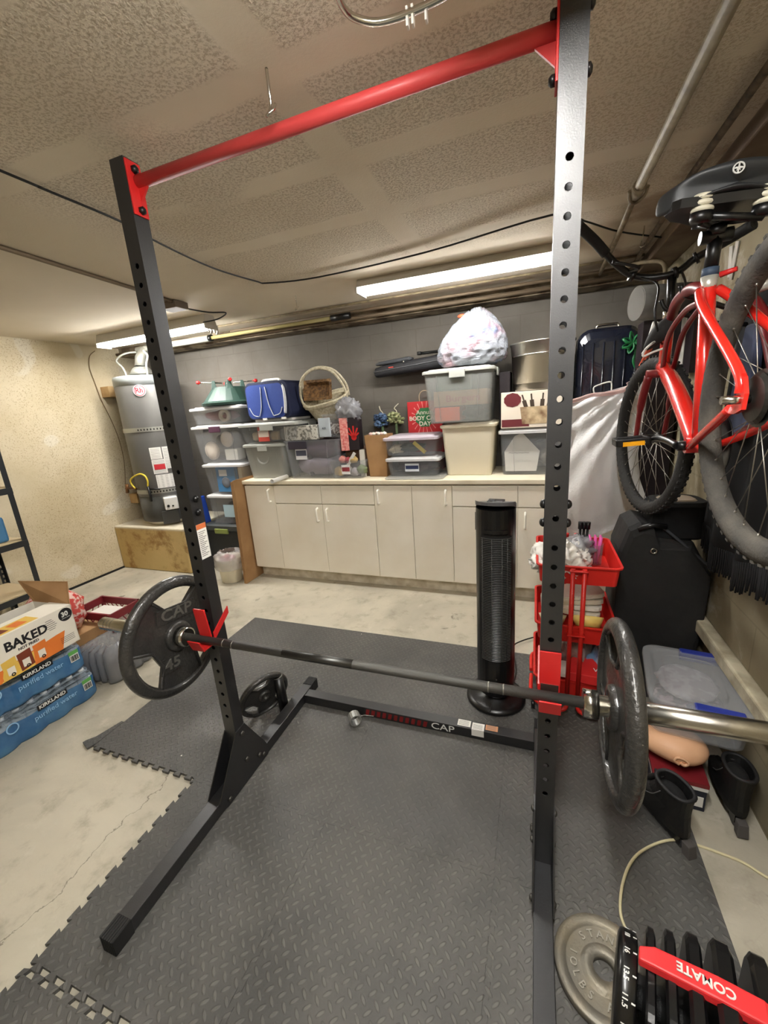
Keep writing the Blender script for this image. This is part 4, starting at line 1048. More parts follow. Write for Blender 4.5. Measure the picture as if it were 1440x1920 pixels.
# instrument case and folded stand behind
t = thing('instrument_case', 'long black padded case lying on its side across the stacked totes behind', 'case', (-.41, 2.345, 1.735), rot=(0, R(-3), R(-3)))
BC = M('case_black', (28, 28, 32), .6, bump=.3, bscale=30)
m = MB(); m.loft([[(x, y * k, z * k2 + zo) for y, z in rr(.12, .085, .03, 5)] for x, k, k2, zo in ((-.335, .5, .5, -.01), (-.32, .85, .85, -.005), (-.25, 1, 1, 0), (.2, 1, 1.15, .005), (.45, 1, 1.3, .005))], smooth=False)
m.build('body', BC, t)
m = MB(); m.loft([[(x, y * k, z * k2 + .062) for y, z in rr(.09, .035, .015, 5)] for x, k, k2 in ((-.32, .4, .4), (-.28, .9, .8), (-.02, 1, 1), (.0, .6, .5))], smooth=False); m.build('pocket', M('case_grey', (58, 60, 64), .6), t)
MB().tube([(-.33, -.058, .0), (-.05, -.062, .005), (.3, -.063, .012)], .004, 6).build('zip', M('zip_grey', (90, 90, 92), .5), t)
MB().bb(-.19, -.15, -.066, -.06, .012, .02).build('logo', M('case_red', (190, 60, 50), .5), t)
MB().tube([(-.055, -.07, .035), (-.055, -.07, .05)], .006, 8).build('buckle', CHR, t)
t = thing('folded_stand', 'folded black stand with tubular arms poking out behind the clothes bag', 'stand', (0, 0, 0))
MB().tube([(-.35, 2.36, 1.83), (-.02, 2.36, 1.83)], .011, 8).build('arm', BLKP, t)
MB().tube([(-.34, 2.34, 1.765), (-.20, 2.34, 1.80), (-.02, 2.34, 1.83)], .011, 8).build('arm', BLKP, t)
MB().tube([(-.345, 2.36, 1.83), (-.375, 2.36, 1.832)], .014, 10).tube([(-.33, 2.34, 1.768), (-.36, 2.34, 1.755)], .014, 10).tube([(-.19, 2.34, 1.80), (-.15, 2.34, 1.81)], .017, 8).build('rubber_tip', RUB, t)
MB().tube([(-.165, 2.42, CT), (-.165, 2.42, 1.55), (-.18, 2.41, 1.64)], .011, 8).tube([(-.18, 2.4, 1.5), (-.18, 2.4, 1.62)], .03, 10).tube([(-.1, 2.4, CT), (-.1, 2.4, 1.62), (-.1, 2.37, 1.84)], .011, 8).build('post', BLKP, t)
# right end of the counter: clear bin, bucket box, steel tub
F_ = bin_('clear bin with white lid holding a sheet of paper, under the ice bucket box', .285, .755, 2.0, 2.40, CT, .325, .9, CLR, MILK)
o = MB().mat4(Matrix.Translation((.42, 2.035, .925)) @ Matrix.Rotation(R(82), 4, 'X')).fill([[(-.09, 0), (.12, 0), (.14, .14), (.02, .27), (-.03, .25), (-.10, .14)]], 0, .002).build('paper_sheet', PAPER); tag(o, 'white folded paper sheet with faint writing in the clear bin', 'paper')
m = MB().mat4(Matrix.Translation((.42, 2.02, 1.06)) @ Matrix.Rotation(R(82), 4, 'X')); m.text('~~~~', .06, .0003); m.at((0, 0, 0))
m.build('handwriting', M('pencil', (150, 146, 140), .8), o)
blob('package', 'dark clear wrapped packages behind the paper in the clear bin', 'package', (.62, 2.17, 1.03), (.13, .12, .11), M('pack_grey', (130, 126, 122), .5, col2=(84, 82, 84), nscale=16), seed=44, amp=.3)
t = boxt('bucket_box', 'printed box picturing a steel bucket with wine bottles on the clear bin', 'box', .30, .69, 2.0, 2.3, 1.232, 1.475, M('box_cream', (226, 216, 200), .55))
def fp(x, z, y=-.1512): return Matrix.Translation((x, y, z)) @ RX
MB().mat4(fp(-.12, .19)).fill([[(.055 * (1 + .06 * (i % 2)) * math.cos(2 * PI * i / 20), .045 * (1 + .06 * (i % 2)) * math.sin(2 * PI * i / 20)) for i in range(20)]], 0, .0005).mat4(fp(-.11, .03)).bb(-.08, .10, -.02, .03, 0, .0005).build('burgundy_print', M('burgundy', (98, 26, 34), .6), t)
bk = MB().mat4(fp(.03, .075)).fill([[(-.10, .065), (-.085, -.05), (.09, -.05), (.11, .065)]], .0005, .001).build('bucket_picture', M('bucket_print', (118, 88, 60), .5, col2=(206, 186, 150), nscale=14), t)
bt = MB()
for x, a in ((-.06, 18), (-.02, 6), (.04, -4), (.08, -14)):
    bt.mat4(fp(.03 + x, .135) @ Matrix.Rotation(R(a), 4, 'Z')).bb(-.013, .013, 0, .05, .0002, .0008).bb(-.005, .005, .05, .09, .0002, .0008)
bt.build('bottle_picture', M('bottle_print', (66, 52, 40), .5), t)
# steel tub with black lining
t = thing('steel_tub', 'big brushed steel party tub on the bucket box beside the clothes bag', 'tub', (.558, 2.17, 1.478))
t.scale = (.83, .83, 1)
MB().lathe([(0, 0), (.205, 0), (.21, .01), (.235, .22), (.24, .225), (.24, .235), (.25, .30), (.257, .305), (.257, .312), (.245, .312), (.225, .05), (0, .01)], 48).build('body', STEEL, t)
MB().lathe([(.2385, .222), (.2415, .226), (.2415, .232), (.2385, .236)], 48, closed=True).build('bead', CHR, t)
boxt('dark_carton', 'dark carton in shadow between the big clear tote and the steel tub', 'box', .275, .35, 2.16, 2.42, 1.235, 1.62, M('near_black_card', (30, 20, 26), .5))
# white rolled tube at the counter's left edge
t = thing('plastic_tube', 'white plastic tube lying on the left front edge of the countertop', 'tube', (-1.46, 1.93, CT + .001), -12)
MB().at((0, 0, .018)).loft([[(x, r_ * math.cos(a), r_ * math.sin(a)) for a in [2 * PI * k / 18 for k in range(18)]] for x, r_ in ((-.0, .017), (.0, .0175),)], c0=False, c1=False)
MB().at((0, 0, .0185), (90, 0, 12)).lathe([(.015, .0), (.018, .0), (.018, .22), (.015, .22)], 18, closed=True).build('body', WHT, t)
# ================================================================ TOWER FAN
t = thing('tower_fan', 'black tower fan on a round base standing on the foam tiles', 'fan', (.37, .775, .001), -6)
FB = M('fan_black', (12, 12, 13), .32)
m = MB(); m.lathe([(0, 0), (.138, 0), (.142, .006), (.140, .016), (.12, .026), (.05, .034), (.045, .05), (.0, .05)], 40); m.build('base', FB, t)
MB().bb(-.0015, .0015, -.14, -.04, .020, .0285).build('base_seam', M('dark_gap', (24, 22, 20), .9), t)
def fo(sx=1, sy=1, oy=0):
    """D-shaped plan: rounded front, flatter back"""
    return [(sx * .088 * math.cos(a), oy + sy * (.088 if math.sin(a) < 0 else .075) * math.sin(a)) for a in [2 * PI * k / 32 for k in range(32)]]
m = MB(); m.lofts([(fo(.8, .8), .045), (fo(.96, .96), .06), (fo(), .09), (fo(.99, .99), .93), (fo(.985, .985), .985)]); m.build('body', FB, t)
m = MB(); m.loft([[(x, y, z + (.012 if y < 0 else -.0) + y * -.12) for x, y in fo(1, 1)] for z in (.985, 1.0)] ); 
m.build('top_cap', M('fan_top', (88, 88, 90), .3), t)
m = MB().bb(-.035, .035, -.02, .03, 1.0, 1.012); m.bb(-.03, .0, -.015, .0, 1.012, 1.016); m.build('control_panel', FB, t, bev=.003)
g = MB()
for a in (-118, -90, -62, -46):
    a_ = R(a); x, y = .0905 * math.cos(a_), .0905 * math.sin(a_)
    g.tube([(x, y, .26), (x, y, .86)], .0016, 4)
GA0, GA1 = -122, -34
gr = g.build('grille_bars', M('grille_grey', (62, 62, 60), .35), t)
rb = MB()
for k in range(74):
    z = .262 + k * .0082
    pts = [(.0905 * math.cos(R(a)), .0905 * math.sin(R(a)), z) for a in range(GA0, GA1 + 1, 8)]
    rb.tube(pts, .0018, 4, smooth=False)
rb.build('grille', M('grille_grey', (62, 62, 60), .35), t)
m = MB(); cylpatch(m, GA0 - 3, GA1 + 3, .255, .87, .0885, 14); m.build('grille_recess', M('recess_black', (8, 8, 8), .8), t)
m = MB(); m.loft([[(.098 * math.cos(R(a)), .096 * math.sin(R(a)), z) for z in (.885, .90)] + [(.086 * math.cos(R(a)), .086 * math.sin(R(a)), z) for z in (.90, .875)] for a in range(-110, -39, 8)]); m.build('display_ledge', FB, t)
m = MB(); cylpatch(m, -168, -161, .88, .96, .0895, 3); m.build('side_slot', M('recess_black', (8, 8, 8), .8), t)
m = MB(); m.tube([(.02, -.0885, .165), (.02, -.0905, .165)], .004, 8); m.build('sensor', M('grille_grey', (62, 62, 60), .35), t)
pc = [tuple(P(u, v, z=.006)) for u, v in ((968, 1258), (962, 1215), (975, 1203), (1005, 1194), (1030, 1192), (1060, 1196))]
tag(MB().tube(smooth_path([(.44, .84, .02)] + pc, 4), .004, 6).build('power_cord', BLKP), 'black power cord curving from the tower fan behind the right upright', 'cord')

# ================================================================ RED TROLLEY
TR = M('trolley_red', (200, 34, 26), .38)
tx0, tx1, ty0, ty1 = .548, .872, .735, 1.13
t = thing('utility_trolley', 'red three tier metal trolley standing behind the right upright', 'trolley', ((tx0 + tx1) / 2, (ty0 + ty1) / 2, 0))
w, d = tx1 - tx0, ty1 - ty0
def tray(z0, z1, k=1.0):
    m = MB()
    m.lofts([(rr(w * .93 * k, d * .93 * k, .02), z0), (rr(w * .98 * k, d * .98 * k, .025), z1 - .006), (rr(w * k + .012, d * k + .012, .03), z1 - .006), (rr(w * k + .012, d * k + .012, .03), z1), (rr(w * .975 * k, d * .975 * k, .024), z1), (rr(w * .925 * k, d * .925 * k, .02), z0 + .003)])
    m.build('tray', TR, t)
tray(.655, .742); tray(.375, .462); tray(.10, .185)
for s in (-1, 1):
    for x in (-.022, .022):
        MB().tube([(x, s * (d / 2 + .012), .09), (x, s * (d / 2 + .012), .735)], .0095, 12).build('post', TR, t)
    for z in (.735, .435):
        MB().bb(-.036, .036, s * (d / 2 + .012) - .014, s * (d / 2 + .012) + .014, z - .012, z - .005).build('clamp', TR, t, bev=.003)
    for sx in (-1, 1):
        MB().tube(smooth_path([(sx * .022, s * (d / 2 + .012), .10), (sx * .03, s * (d / 2 + .03), .055), (sx * .09, s * (d / 2 + .035), .045), (sx * .15, s * (d / 2 + .0), .05), (sx * .175, s * (d / 2 - .05), .06), (sx * .175, s * .02, .06)], 5), .0095, 10).build('base_loop', TR, t)
        c = MB().tube([(sx * .165, s * (d / 2 - .01), .055), (sx * .165, s * (d / 2 - .01), .035)], .006, 8).build('caster', CHR, t)
        MB().tube([(sx * .165 - .008, s * (d / 2 - .01), .022), (sx * .165 + .008, s * (d / 2 - .01), .022)], .0205, 16).build('wheel', BLKP, c)
for sx in (-1, 1):
    MB().tube([(sx * .02, d / 2 + .0, .742), (sx * .02, d / 2, .76)], .009, 8).build('end_knob', TR, t)
# tray contents
CLOTH = M('white_cloth', (228, 224, 216), .85, bump=.5, bscale=16)
def clothshape(d, p):
    x, y, z = p
    return (x, y, max(z, -.02) + (.012 * math.sin(x * 60 + y * 32) if z > 0 else 0))
m = MB().ball((0, 0, 0), (.125, .165, .085), 80, 44, .28, 4.2, 5, True, clothshape).build('crumpled_cloth', CLOTH); m.location = (.645, .90, .70)
tag(m, 'crumpled white cloth heaped in the top tray of the trolley', 'cloth')
m = MB().ball((0, 0, 0), (.07, .10, .05), 24, 14, .5, 3.2, 8, True).build('plastic_wrap', M('cellophane', (160, 160, 164), .15, clear=.35)); m.location = (.735, 1.0, .735)
tag(m, 'crumpled clear wrap behind the white cloth in the top tray', 'wrap')
def cup(name, label, x, y, z, r_, h, mat):
    o = MB().lathe([(0, 0), (r_ * .85, 0), (r_, h), (r_ - .002, h), (r_ * .83, .003), (0, .003)], 20).build(name, mat); o.location = (x, y, z)
    return tag(o, label, 'cup')
cup('clear_cup', 'clear cup of black brushes at the back of the top tray', .755, 1.07, .66, .033, .11, CLR)
cup('clear_cup', 'clear cup of pink straws in the top tray near its right corner', .80, .99, .66, .036, .10, CLR)
for k in range(3):
    o = MB().tube([(0, 0, 0), (.004 * k, .003, .13)], .006, 8).tube([(.004 * k, .003, .13), (.005 * k, .003, .165)], .011, 8).build('brush', BLKP); o.location = (.742 + .012 * k, 1.065, .675)
    tag(o, 'black handled brush standing in the clear cup of the top tray', 'brush', 'black brushes in the top tray cup')
PK = M('hot_pink', (226, 90, 170), .45)
for k in range(9):
    o = MB().tube([(0, 0, 0), ((k % 3 - 1) * .012, (k // 3 - 1) * .010, .13)], .0045, 6).build('pink_straw', PK); o.location = (.80 + (k % 3 - 1) * .011, .99 + (k // 3 - 1) * .011, .665)
    tag(o, 'short pink straw standing in the clear cup', 'straw', 'pink straws in the top tray cup')
for k in range(4):
    m = MB(); m.loft([[(x, y * (1 - .06 * k), zz) for x, y in rr(.26 - .012 * k, .20, .04, 4)] for zz in (0, .004, .018, .022)]); 
    o = m.build('folded_towel', M('towel%d' % (k % 2), ((218, 212, 192), (232, 228, 216))[k % 2], .95, bump=.4, bscale=60), bev=.006); o.location = (.70 + .01 * k, .98, .43 + k * .024); o.rotation_euler = (R(-4), R(6 - 4 * k), R(4 * k))
    tag(o, 'cream folded towel, ' + ('bottom', 'second', 'third', 'top')[k] + ' of the pile in the middle tray', 'towel', 'folded towels in the middle tray')
o = MB().lathe([(0, 0), (.05, 0), (.066, .045), (.064, .046), (.048, .004), (0, .004)], 24).build('yellow_bowl', M('bowl_yellow', (230, 200, 110), .5)); o.location = (.765, .80, .43); o.rotation_euler = (R(-30), 0, 0); tag(o, 'pale yellow bowl at the front of the middle tray', 'bowl')
o = MB().lathe([(0, 0), (.045, 0), (.06, .04), (.058, .041), (.044, .004), (0, .004)], 24).build('yellow_bowl', M('bowl_yellow2', (236, 226, 190), .5)); o.location = (.62, .80, .43); o.rotation_euler = (R(-30), 0, 0); tag(o, 'cream bowl in the middle tray hidden partly by the upright', 'bowl')
blob('plastic_wrap', 'crumpled clear wrap at the back right of the middle tray', 'wrap', (.79, 1.05, .47), (.06, .05, .05), M('cellophane', (160, 160, 164), .15, clear=.35), seed=60, amp=.6, f=4, ridge=True)
o = boxt('white_box', 'narrow white box standing in the bottom tray beside the upright', 'box', .595, .635, .82, .90, .105, .32, PAPER)
blob('plastic_bag', 'crumpled brown and clear bag in the bottom tray', 'bag', (.73, .95, .22), (.085, .13, .12), M('brown_film', (120, 84, 70), .25, clear=.25, col2=(180, 170, 166), nscale=12), seed=61, amp=.5, f=3, ridge=True)
blob('plastic_bag', 'crumpled pale blue film at the right of the bottom tray', 'bag', (.82, .90, .19), (.06, .10, .08), M('blue_film', (110, 160, 204), .25, clear=.3, col2=(190, 204, 214), nscale=12), seed=62, amp=.5, f=3, ridge=True)
t = boxt('red_box', 'red box with a white letter W lying in the bottom tray', 'box', .70, .85, .72, .86, .19, .235, M('box_red', (206, 40, 40), .5), rz=-6)
MB().at((.04, -.02, .0456)).text('W', .035, .0003, fat=.0004).build('lettering', M('white_print', (225, 225, 220), .6), t)
boxt('white_box', 'flat white packet at the front of the bottom tray', 'box', .60, .69, .745, .85, .19, .21, PAPER)

# ================================================================ RIGHT WALL CORNER: SUITCASES, BAGS
t = thing('hard_suitcase', 'glossy dark blue hard shell suitcase upright on the counter behind the right upright', 'suitcase', (.955, 2.20, CT))
HS = M('suitcase_navy', (22, 26, 38), .22, coat=.4)
def shell(m, w, d, h, r):
    out = [(p[0], p[1] + h / 2) for p in rr(w, h, r, 6)]
    return m.loft([[(x * k, y, h / 2 + (z - h / 2) * k) for x, z in out] for y, k in ((-d / 2, .86), (-d * .44, .95), (-d * .3, 1), (d * .3, 1), (d * .44, .95), (d / 2, .86))])
shell(MB(), .36, .26, .93, .08).build('shell', HS, t)
m = MB()
for x in (-.15, -.09, -.03, .03, .09, .15): m.tube([(x, -.132, .10), (x, -.132, .84)], .006, 6)
m.build('ridges', HS, t)
MB().loft([[(x, y, z) for x, z in [(p[0] * 1.01, p[1] * 1.005 + .465) for p in rr(.36, .93, .08, 6)]] for y in (-.012, .012)]).build('zip_band', BLKP, t)
MB().tube(smooth_path([(-.06, 0, .93), (-.055, 0, .955), (.055, 0, .955), (.06, 0, .93)], 4), .008, 8).build('handle', CHR, t)
t = thing('soft_suitcase', 'dark blue black suitcase beside the hard shell one under the grey roll', 'suitcase', (1.195, 2.2, CT))
rbox(MB(), .115, .30, .93, .04, 0).build('body', M('case_black', (28, 28, 32), .6), t)
MB().bb(-.04, .04, -.165, -.15, .2, .7).build('pocket', M('suitcase_navy', (22, 26, 38), .22), t, bev=.006)
t = thing('grey_roll', 'thick rolled grey mat lying above the suitcases near the handlebar', 'roll', (0, 0, 0))
# its shelf: rests on the suitcases' tops
rp0 = P(1196, 566, y=1.62); 
GR = M('roll_grey', (106, 104, 100), .85, col2=(92, 90, 86), nscale=20)
m = MB(); m.tube([(1.0, 1.60, 1.865), (1.245, 1.68, 1.862)], .082, 28)
m.build('roll', GR, t)
m = MB(); m.tube([(1.0, 1.60, 1.865), (.9985, 1.5995, 1.865)], .076, 28); m.build('roll_end', M('roll_end', (96, 94, 90), .85), t)
boxt('stacked_carton', 'dark carton under the near end of the grey roll', 'box', 1.06, 1.25, 1.70, 1.83, FL, 1.79, M('near_black_card', (30, 20, 26), .5))
# green bow
for (nm, c, lab, px, col) in (('green_bow', 0, 'shiny green ribbon bow hanging beside the handlebar grip', (1187, 642), (26, 110, 60)),):
    p = P(*px, y=2.035); t = thing(nm, lab, 'bow', tuple(p))
    m = MB()
    for a in range(7):
        th = a * 51; cx_, cz_ = math.cos(R(th)), math.sin(R(th))
        m.tube(smooth_path([(0, 0, 0), (.03 * cx_ - .012 * cz_, -.012, .03 * cz_ + .012 * cx_), (.062 * cx_, 0, .062 * cz_), (.03 * cx_ + .012 * cz_, .012, .03 * cz_ - .012 * cx_), (0, 0, 0)], 4), .004, 6, sy=2.2)
    m.build('loops', M('bow_green', col, .3), t)
    MB().tube(smooth_path([(0, 0, 0), (.02, .01, -.05), (.01, 0, -.11), (.03, 0, -.16)], 4), .004, 6, sy=2.5).build('tail', M('bow_green', col, .3), t)
# white board and picture on the wall behind the bike
t = boxt('wall_board', 'small white marbled board against the right wall behind the bicycle frame', 'board', 1.235, 1.262, 1.62, 1.88, 1.50, 1.80, M('board_white', (214, 212, 206), .5, col2=(176, 174, 170), nscale=18), bev=.002)
tag(MB().bb(1.235, 1.268, 1.50, 1.61, 1.50, 1.82).build('wall_panel', M('near_black_card', (30, 20, 26), .5)), 'narrow dark panel on the right wall next to the marbled board', 'panel')
t = thing('metal_bracket', 'pair of pale metal brackets on the right wall beyond the saddle', 'bracket', (0, 0, 0))
for a, b in (((1384, 452), (1370, 525)), ((1372, 462), (1368, 520))):
    MB().tube([tuple(P(*a, x=1.264)), tuple(P(*b, x=1.264))], .008, 4, smooth=False).build('bar', WHT, t)
# white trash bag hanging by its orange strings
n = NT('bag_film', .28, .5)
bf = n.done(S(242, 243, 246), n.bump(n.noise(70, 5, .65, dist=.4), .35, .008))
t = thing('trash_bag', 'big white trash bag hanging by its drawstring from the bicycle handlebar', 'bag', (0, 0, 0))
fr = [(1072, 752), (1085, 745), (1110, 738), (1140, 733), (1172, 726), (1200, 720)]
def bagf(u, v):
    # u across, v down; outline measured on the plane y = 1.34
    top = (1068 + 148 * u, 752 - 36 * u)
    l = [(1070, 752), (1072, 800), (1066, 860), (1064, 920), (1062, 965), (1066, 1004)]
    r = [(1218, 712), (1205, 790), (1196, 850), (1200, 900), (1214, 940), (1182, 975)]
    k = v * 5; i = min(int(k), 4); f = k - i
    L = Vector(l[i]).lerp(Vector(l[i + 1]), f); R_ = Vector(r[i]).lerp(Vector(r[i + 1]), f)
    q = L.lerp(R_, u); q.y += 26 * math.sin(PI * u) * (v ** 3) * .5
    y = 1.58 - .11 * math.sin(PI * u) * math.sin(PI * min(v * 1.05, 1))
    y += .006 * noise.noise(Vector((u * 9, v * 5, 0))) + .010 * math.sin((u * 14 + v * 2)) * max(0, .6 - v)
    # strong gather lines toward the upper right hanging point
    a = math.atan2((u - 1.0) * .5, (v + .08))
    y += .012 * math.sin(a * 26) * (1 - v) * (1 - .3 * u)
    p = P(q.x, q.y, y=y)
    return tuple(p)
m = MB(); nu, nv = 56, 56
front = [[Vector(bagf(i / nu, j / nv)) for i in range(nu + 1)] for j in range(nv + 1)]
vs = []; fs = []
for j in range(nv + 1):
    for i in range(nu + 1): vs.append(tuple(front[j][i]))
off = len(vs)
for j in range(nv + 1):
    for i in range(nu + 1):
        p = front[j][i]; u, v = i / nu, j / nv
        vs.append((p.x, 1.58 + .10 * math.sin(PI * u) * math.sin(PI * min(v * 1.02, 1)), p.z))
for j in range(nv):
    for i in range(nu):
        a = j * (nu + 1) + i
        fs.append((a, a + 1, a + nu + 2, a + nu + 1)); b = off + a
        fs.append((b, b + nu + 1, b + nu + 2, b + 1))
m.add(vs, fs, True); m.build('bag', bf, t)
# pinkish rim of the bag with its tie channel, and the strings
rim = [tuple(P(u, v, y=1.55)) for u, v in ((1071, 753), (1088, 748), (1110, 741), (1140, 738), (1165, 733), (1180, 724), (1178, 716))]
MB().tube(smooth_path(rim, 4), .007, 8, sy=1.6).build('hem', M('hem_pink', (230, 196, 192), .4, clear=.35), t)
MB().tube(smooth_path([tuple(P(u, v, y=yy)) for u, v, yy in ((1180, 724, 1.53), (1198, 690, 1.4), (1215, 655, 1.15), (1232, 610, 1.0))], 5), .006, 6).tube(smooth_path([tuple(P(u, v, y=yy)) for u, v, yy in ((1186, 722, 1.55), (1204, 690, 1.4), (1222, 650, 1.15), (1236, 612, 1.0))], 5), .006, 6).build('drawstring', M('tie_orange', (230, 96, 60), .5), t)
hd = [P(u, v, y=1.94) for u, v in ((1116, 742), (1113, 728), (1122, 722), (1142, 716), (1147, 720), (1146, 736))]
o = MB().lathe([(0, 0), (.09, 0), (.12, .44), (.115, .44), (.085, .01), (0, .01)], 24).build('pail', M('pail_cream', (222, 214, 190), .5)); pp = P(1130, 745, y=1.94); o.location = (pp.x - .0, 1.94, CT); tag(o, 'tall white pail with wire handle on the counter, hidden behind the trash bag', 'pail')
MB().tube(smooth_path([tuple(q_ - Vector((pp.x, 1.94, CT))) for q_ in hd], 4), .005, 6).build('wire_handle', WHT, o)

# big black soft bag leaning in the corner
t = thing('duffel_bag', 'large black soft luggage bag leaning in the right corner behind the clear bin', 'bag', (0, 0, 0))
SB = M('luggage_black', (15, 15, 15), .75, bump=.5, bscale=12, col2=(24, 23, 23), nscale=6)
outl = [(1178, 988), (1200, 978), (1224, 984), (1234, 1008), (1300, 1016), (1345, 1075), (1350, 1088), (1344, 1112), (1322, 1180), (1306, 1218), (1298, 1226), (1250, 1222), (1190, 1225), (1120, 1225), (1128, 1150), (1148, 1080), (1160, 1030)]
f0 = [P(u, v, y=.99) for u, v in outl]
c0 = sum(f0, Vector()) / len(f0)
for i, p in enumerate(f0):
    if i in (10, 11, 12, 13): p.z = FL + .01; 
def clampx(p): p.x = max(min(p.x, XR - .02), .895); return p
loops = []
for yy, k in ((.965, .86), (.972, .95), (.99, 1.0), (1.20, 1.0), (1.23, .96)):
    loops.append([tuple(clampx(Vector((c0.x + (p.x - c0.x) * k, yy, c0.z + (p.z - c0.z) * k if p.z > .1 else FL + .003)))) for p in f0])
MB().loft(loops).build('body', SB, t, bev=.02, seg=3)
MB().tube([tuple(P(u, v, y=.962)) for u, v in ((1196, 992), (1225, 984), (1250, 988))], .012, 8).build('handle', BLKP, t)
pr_ = P(1226, 1033, y=.96)
MB().mat4(Matrix.Translation(pr_) @ Matrix.Rotation(R(90), 4, 'X')).lathe([(.008, -.003), (.014, -.003), (.014, .003), (.008, .003)], 16, closed=True).build('eyelet', CHR, t)
MB().tube(smooth_path([tuple(P(u, v, y=.975)) for u, v in ((1245, 990), (1275, 1015), (1310, 1045), (1340, 1072))], 4), .007, 6).build('piping', M('case_grey', (58, 60, 64), .6), t)
# black drum shaped box above it
t = thing('speaker_box', 'rounded black box beside the wall on top of the black luggage bag', 'box', (1.125, 1.085, .79), 6)
MB().lofts([(rr(.20, .17, .05), 0), (rr(.22, .19, .06), .01), (rr(.225, .195, .06), .15), (rr(.20, .17, .05), .165)]).build('body', M('velvet_black', (6, 7, 9), .95), t)
MB().lofts([(rr(.14, .11, .03), .165), (rr(.13, .10, .03), .17)]).build('lid_patch', M('pale_patch', (150, 136, 120), .6), t)
# hanging black fringed shawl
SH = M('shawl_black', (9, 10, 13), .95)
t = thing('fringed_shawl', 'black fringed shawl hanging on the right wall behind the bicycle wheels', 'shawl', (0, 0, 0))
edge_px = [(1322, 985), (1335, 1010), (1352, 1030), (1372, 1045), (1395, 1058), (1418, 1064), (1440, 1068), (1475, 1075), (1510, 1082)]
E3 = [P(u, v, x=1.205) for u, v in edge_px]
def shf(u, v):
    k = u * (len(E3) - 1); i = min(int(k), len(E3) - 2); p = E3[i].lerp(E3[i + 1], k - i)
    topz = 1.72
    y = p.y + (.62 - p.y) * .25 * (1 - v)
    return (1.20 + .012 * math.sin(u * 22) * (.4 + v), y, topz + (p.z - topz) * v)
MB().grid(shf, 60, 16).build('cloth', SH, t, solid=.004)
NF = 92
for k in range(NF):
    f = k / (NF - 1) * (len(E3) - 1); i = min(int(f), len(E3) - 2); p = E3[i].lerp(E3[i + 1], f - i)
    x = 1.20 + .012 * math.sin(k / (NF - 1) * 22) * 1.4
    MB().tube([(x, p.y, p.z + .01), (x + .002, p.y + random.uniform(-.002, .002), p.z - .04), (x, p.y + random.uniform(-.004, .004), p.z - .095 + random.uniform(-.012, .012))], [.0046, .0046, .003], 5).build('fringe_strand', SH, t)
# blue folded bag behind the spokes, hanging from the same hook
tag(MB().hexa([(1.15, .62, 1.28), (1.19, .62, 1.28), (1.19, .78, 1.25), (1.15, .78, 1.25), (1.16, .66, 1.62), (1.185, .66, 1.62), (1.185, .74, 1.62), (1.16, .74, 1.62)]).build('blue_pouch', M('slate_blue', (62, 72, 100), .7), bev=.01), 'slate blue cloth pouch hanging behind the rear wheel spokes', 'pouch')

# ================================================================ BICYCLE (hung along the right wall)
RED = M('bike_red', (214, 40, 28), .25, coat=.6, col2=(196, 30, 26), nscale=3)
DRED = M('bike_dark_red', (112, 20, 24), .4)
bk = thing('bicycle', 'red bicycle with wide black saddle hanging along the right wall, its rear wheel nearest', 'bicycle', (0, 0, 0))
RA = Vector((.985, .045, 1.41)); FA = Vector((.995, 1.066, 1.234))
BBp = Vector((.972, .40, 1.275)); SC = Vector((.962, .45, 1.695)); HT_ = Vector((.985, .90, 1.70)); HB = Vector((.99, .93, 1.55))
TYRE = M('dusty_tyre', (52, 50, 47), .85, col2=(78, 74, 67), nscale=14, bump=.25, bscale=140)
TYR2 = M('dark_tyre', (34, 33, 32), .85, bump=.3, bscale=90)
def wheel(c, r_, tr, yaw, tm, name):
    ax = Matrix.Translation(c) @ Matrix.Rotation(R(yaw), 4, 'Z') @ Matrix.Rotation(R(90), 4, 'Y')
    w_ = MB().mat4(ax).lathe([(r_ - tr - .020, -.011), (r_ - tr - .006, -.014), (r_ - tr + .004, -.012), (r_ - tr, 0), (r_ - tr + .004, .012), (r_ - tr - .006, .014), (r_ - tr - .020, .011), (r_ - tr - .024, 0)], 64, closed=True).build('wheel', M('rim_grey', (84, 82, 78), .35, .8), bk)
    MB().mat4(ax).lathe([(r_ - tr + tr * math.cos(a) * 1.0, tr * .92 * math.sin(a)) for a in [2 * PI * k / 14 for k in range(14)]], 72, closed=True).build('tyre', tm, w_)
    kn = MB()
    for k in range(72):
        a = 2 * PI * k / 72
        for off in (-.012, .012):
            kn.mat4(ax @ Matrix.Rotation(a + (.04 if off > 0 else 0), 4, 'Z') @ Matrix.Translation((r_ - tr + tr * .92, 0, off))).box((0, 0, 0), (.006, .012, .010))
    kn.build('tread_blocks', tm, w_)
    MB().mat4(ax).lathe([(.0, -.05), (.008, -.05), (.008, -.035), (.022, -.033), (.022, -.028), (.012, -.024), (.012, .024), (.022, .028), (.022, .033), (.008, .035), (.008, .05), (0, .05)], 16).build('hub', M('hub_dark', (54, 52, 50), .4, .7), w_)
    SP = M('spoke_steel', (150, 146, 138), .3, .9)
    for k in range(32):
        a = 2 * PI * k / 32; s = -1 if k % 2 else 1; b = a + (.55 if (k // 2) % 2 else -.55)
        MB().mat4(ax).tube([(.021 * math.cos(b), .021 * math.sin(b), s * .030), ((r_ - tr - .030) * math.cos(a), (r_ - tr - .030) * math.sin(a), s * .002)], .0012, 4).tube([((r_ - tr - .032) * math.cos(a), (r_ - tr - .032) * math.sin(a), s * .002), ((r_ - tr - .020) * math.cos(a), (r_ - tr - .020) * math.sin(a), 0)], .0024, 5).build('spoke', SP, w_)
    return w_, ax
wr, axr = wheel(RA, .345, .027, 2, TYRE, 'rear')
wf, axf = wheel(FA, .335, .027, 10, TYR2, 'front')
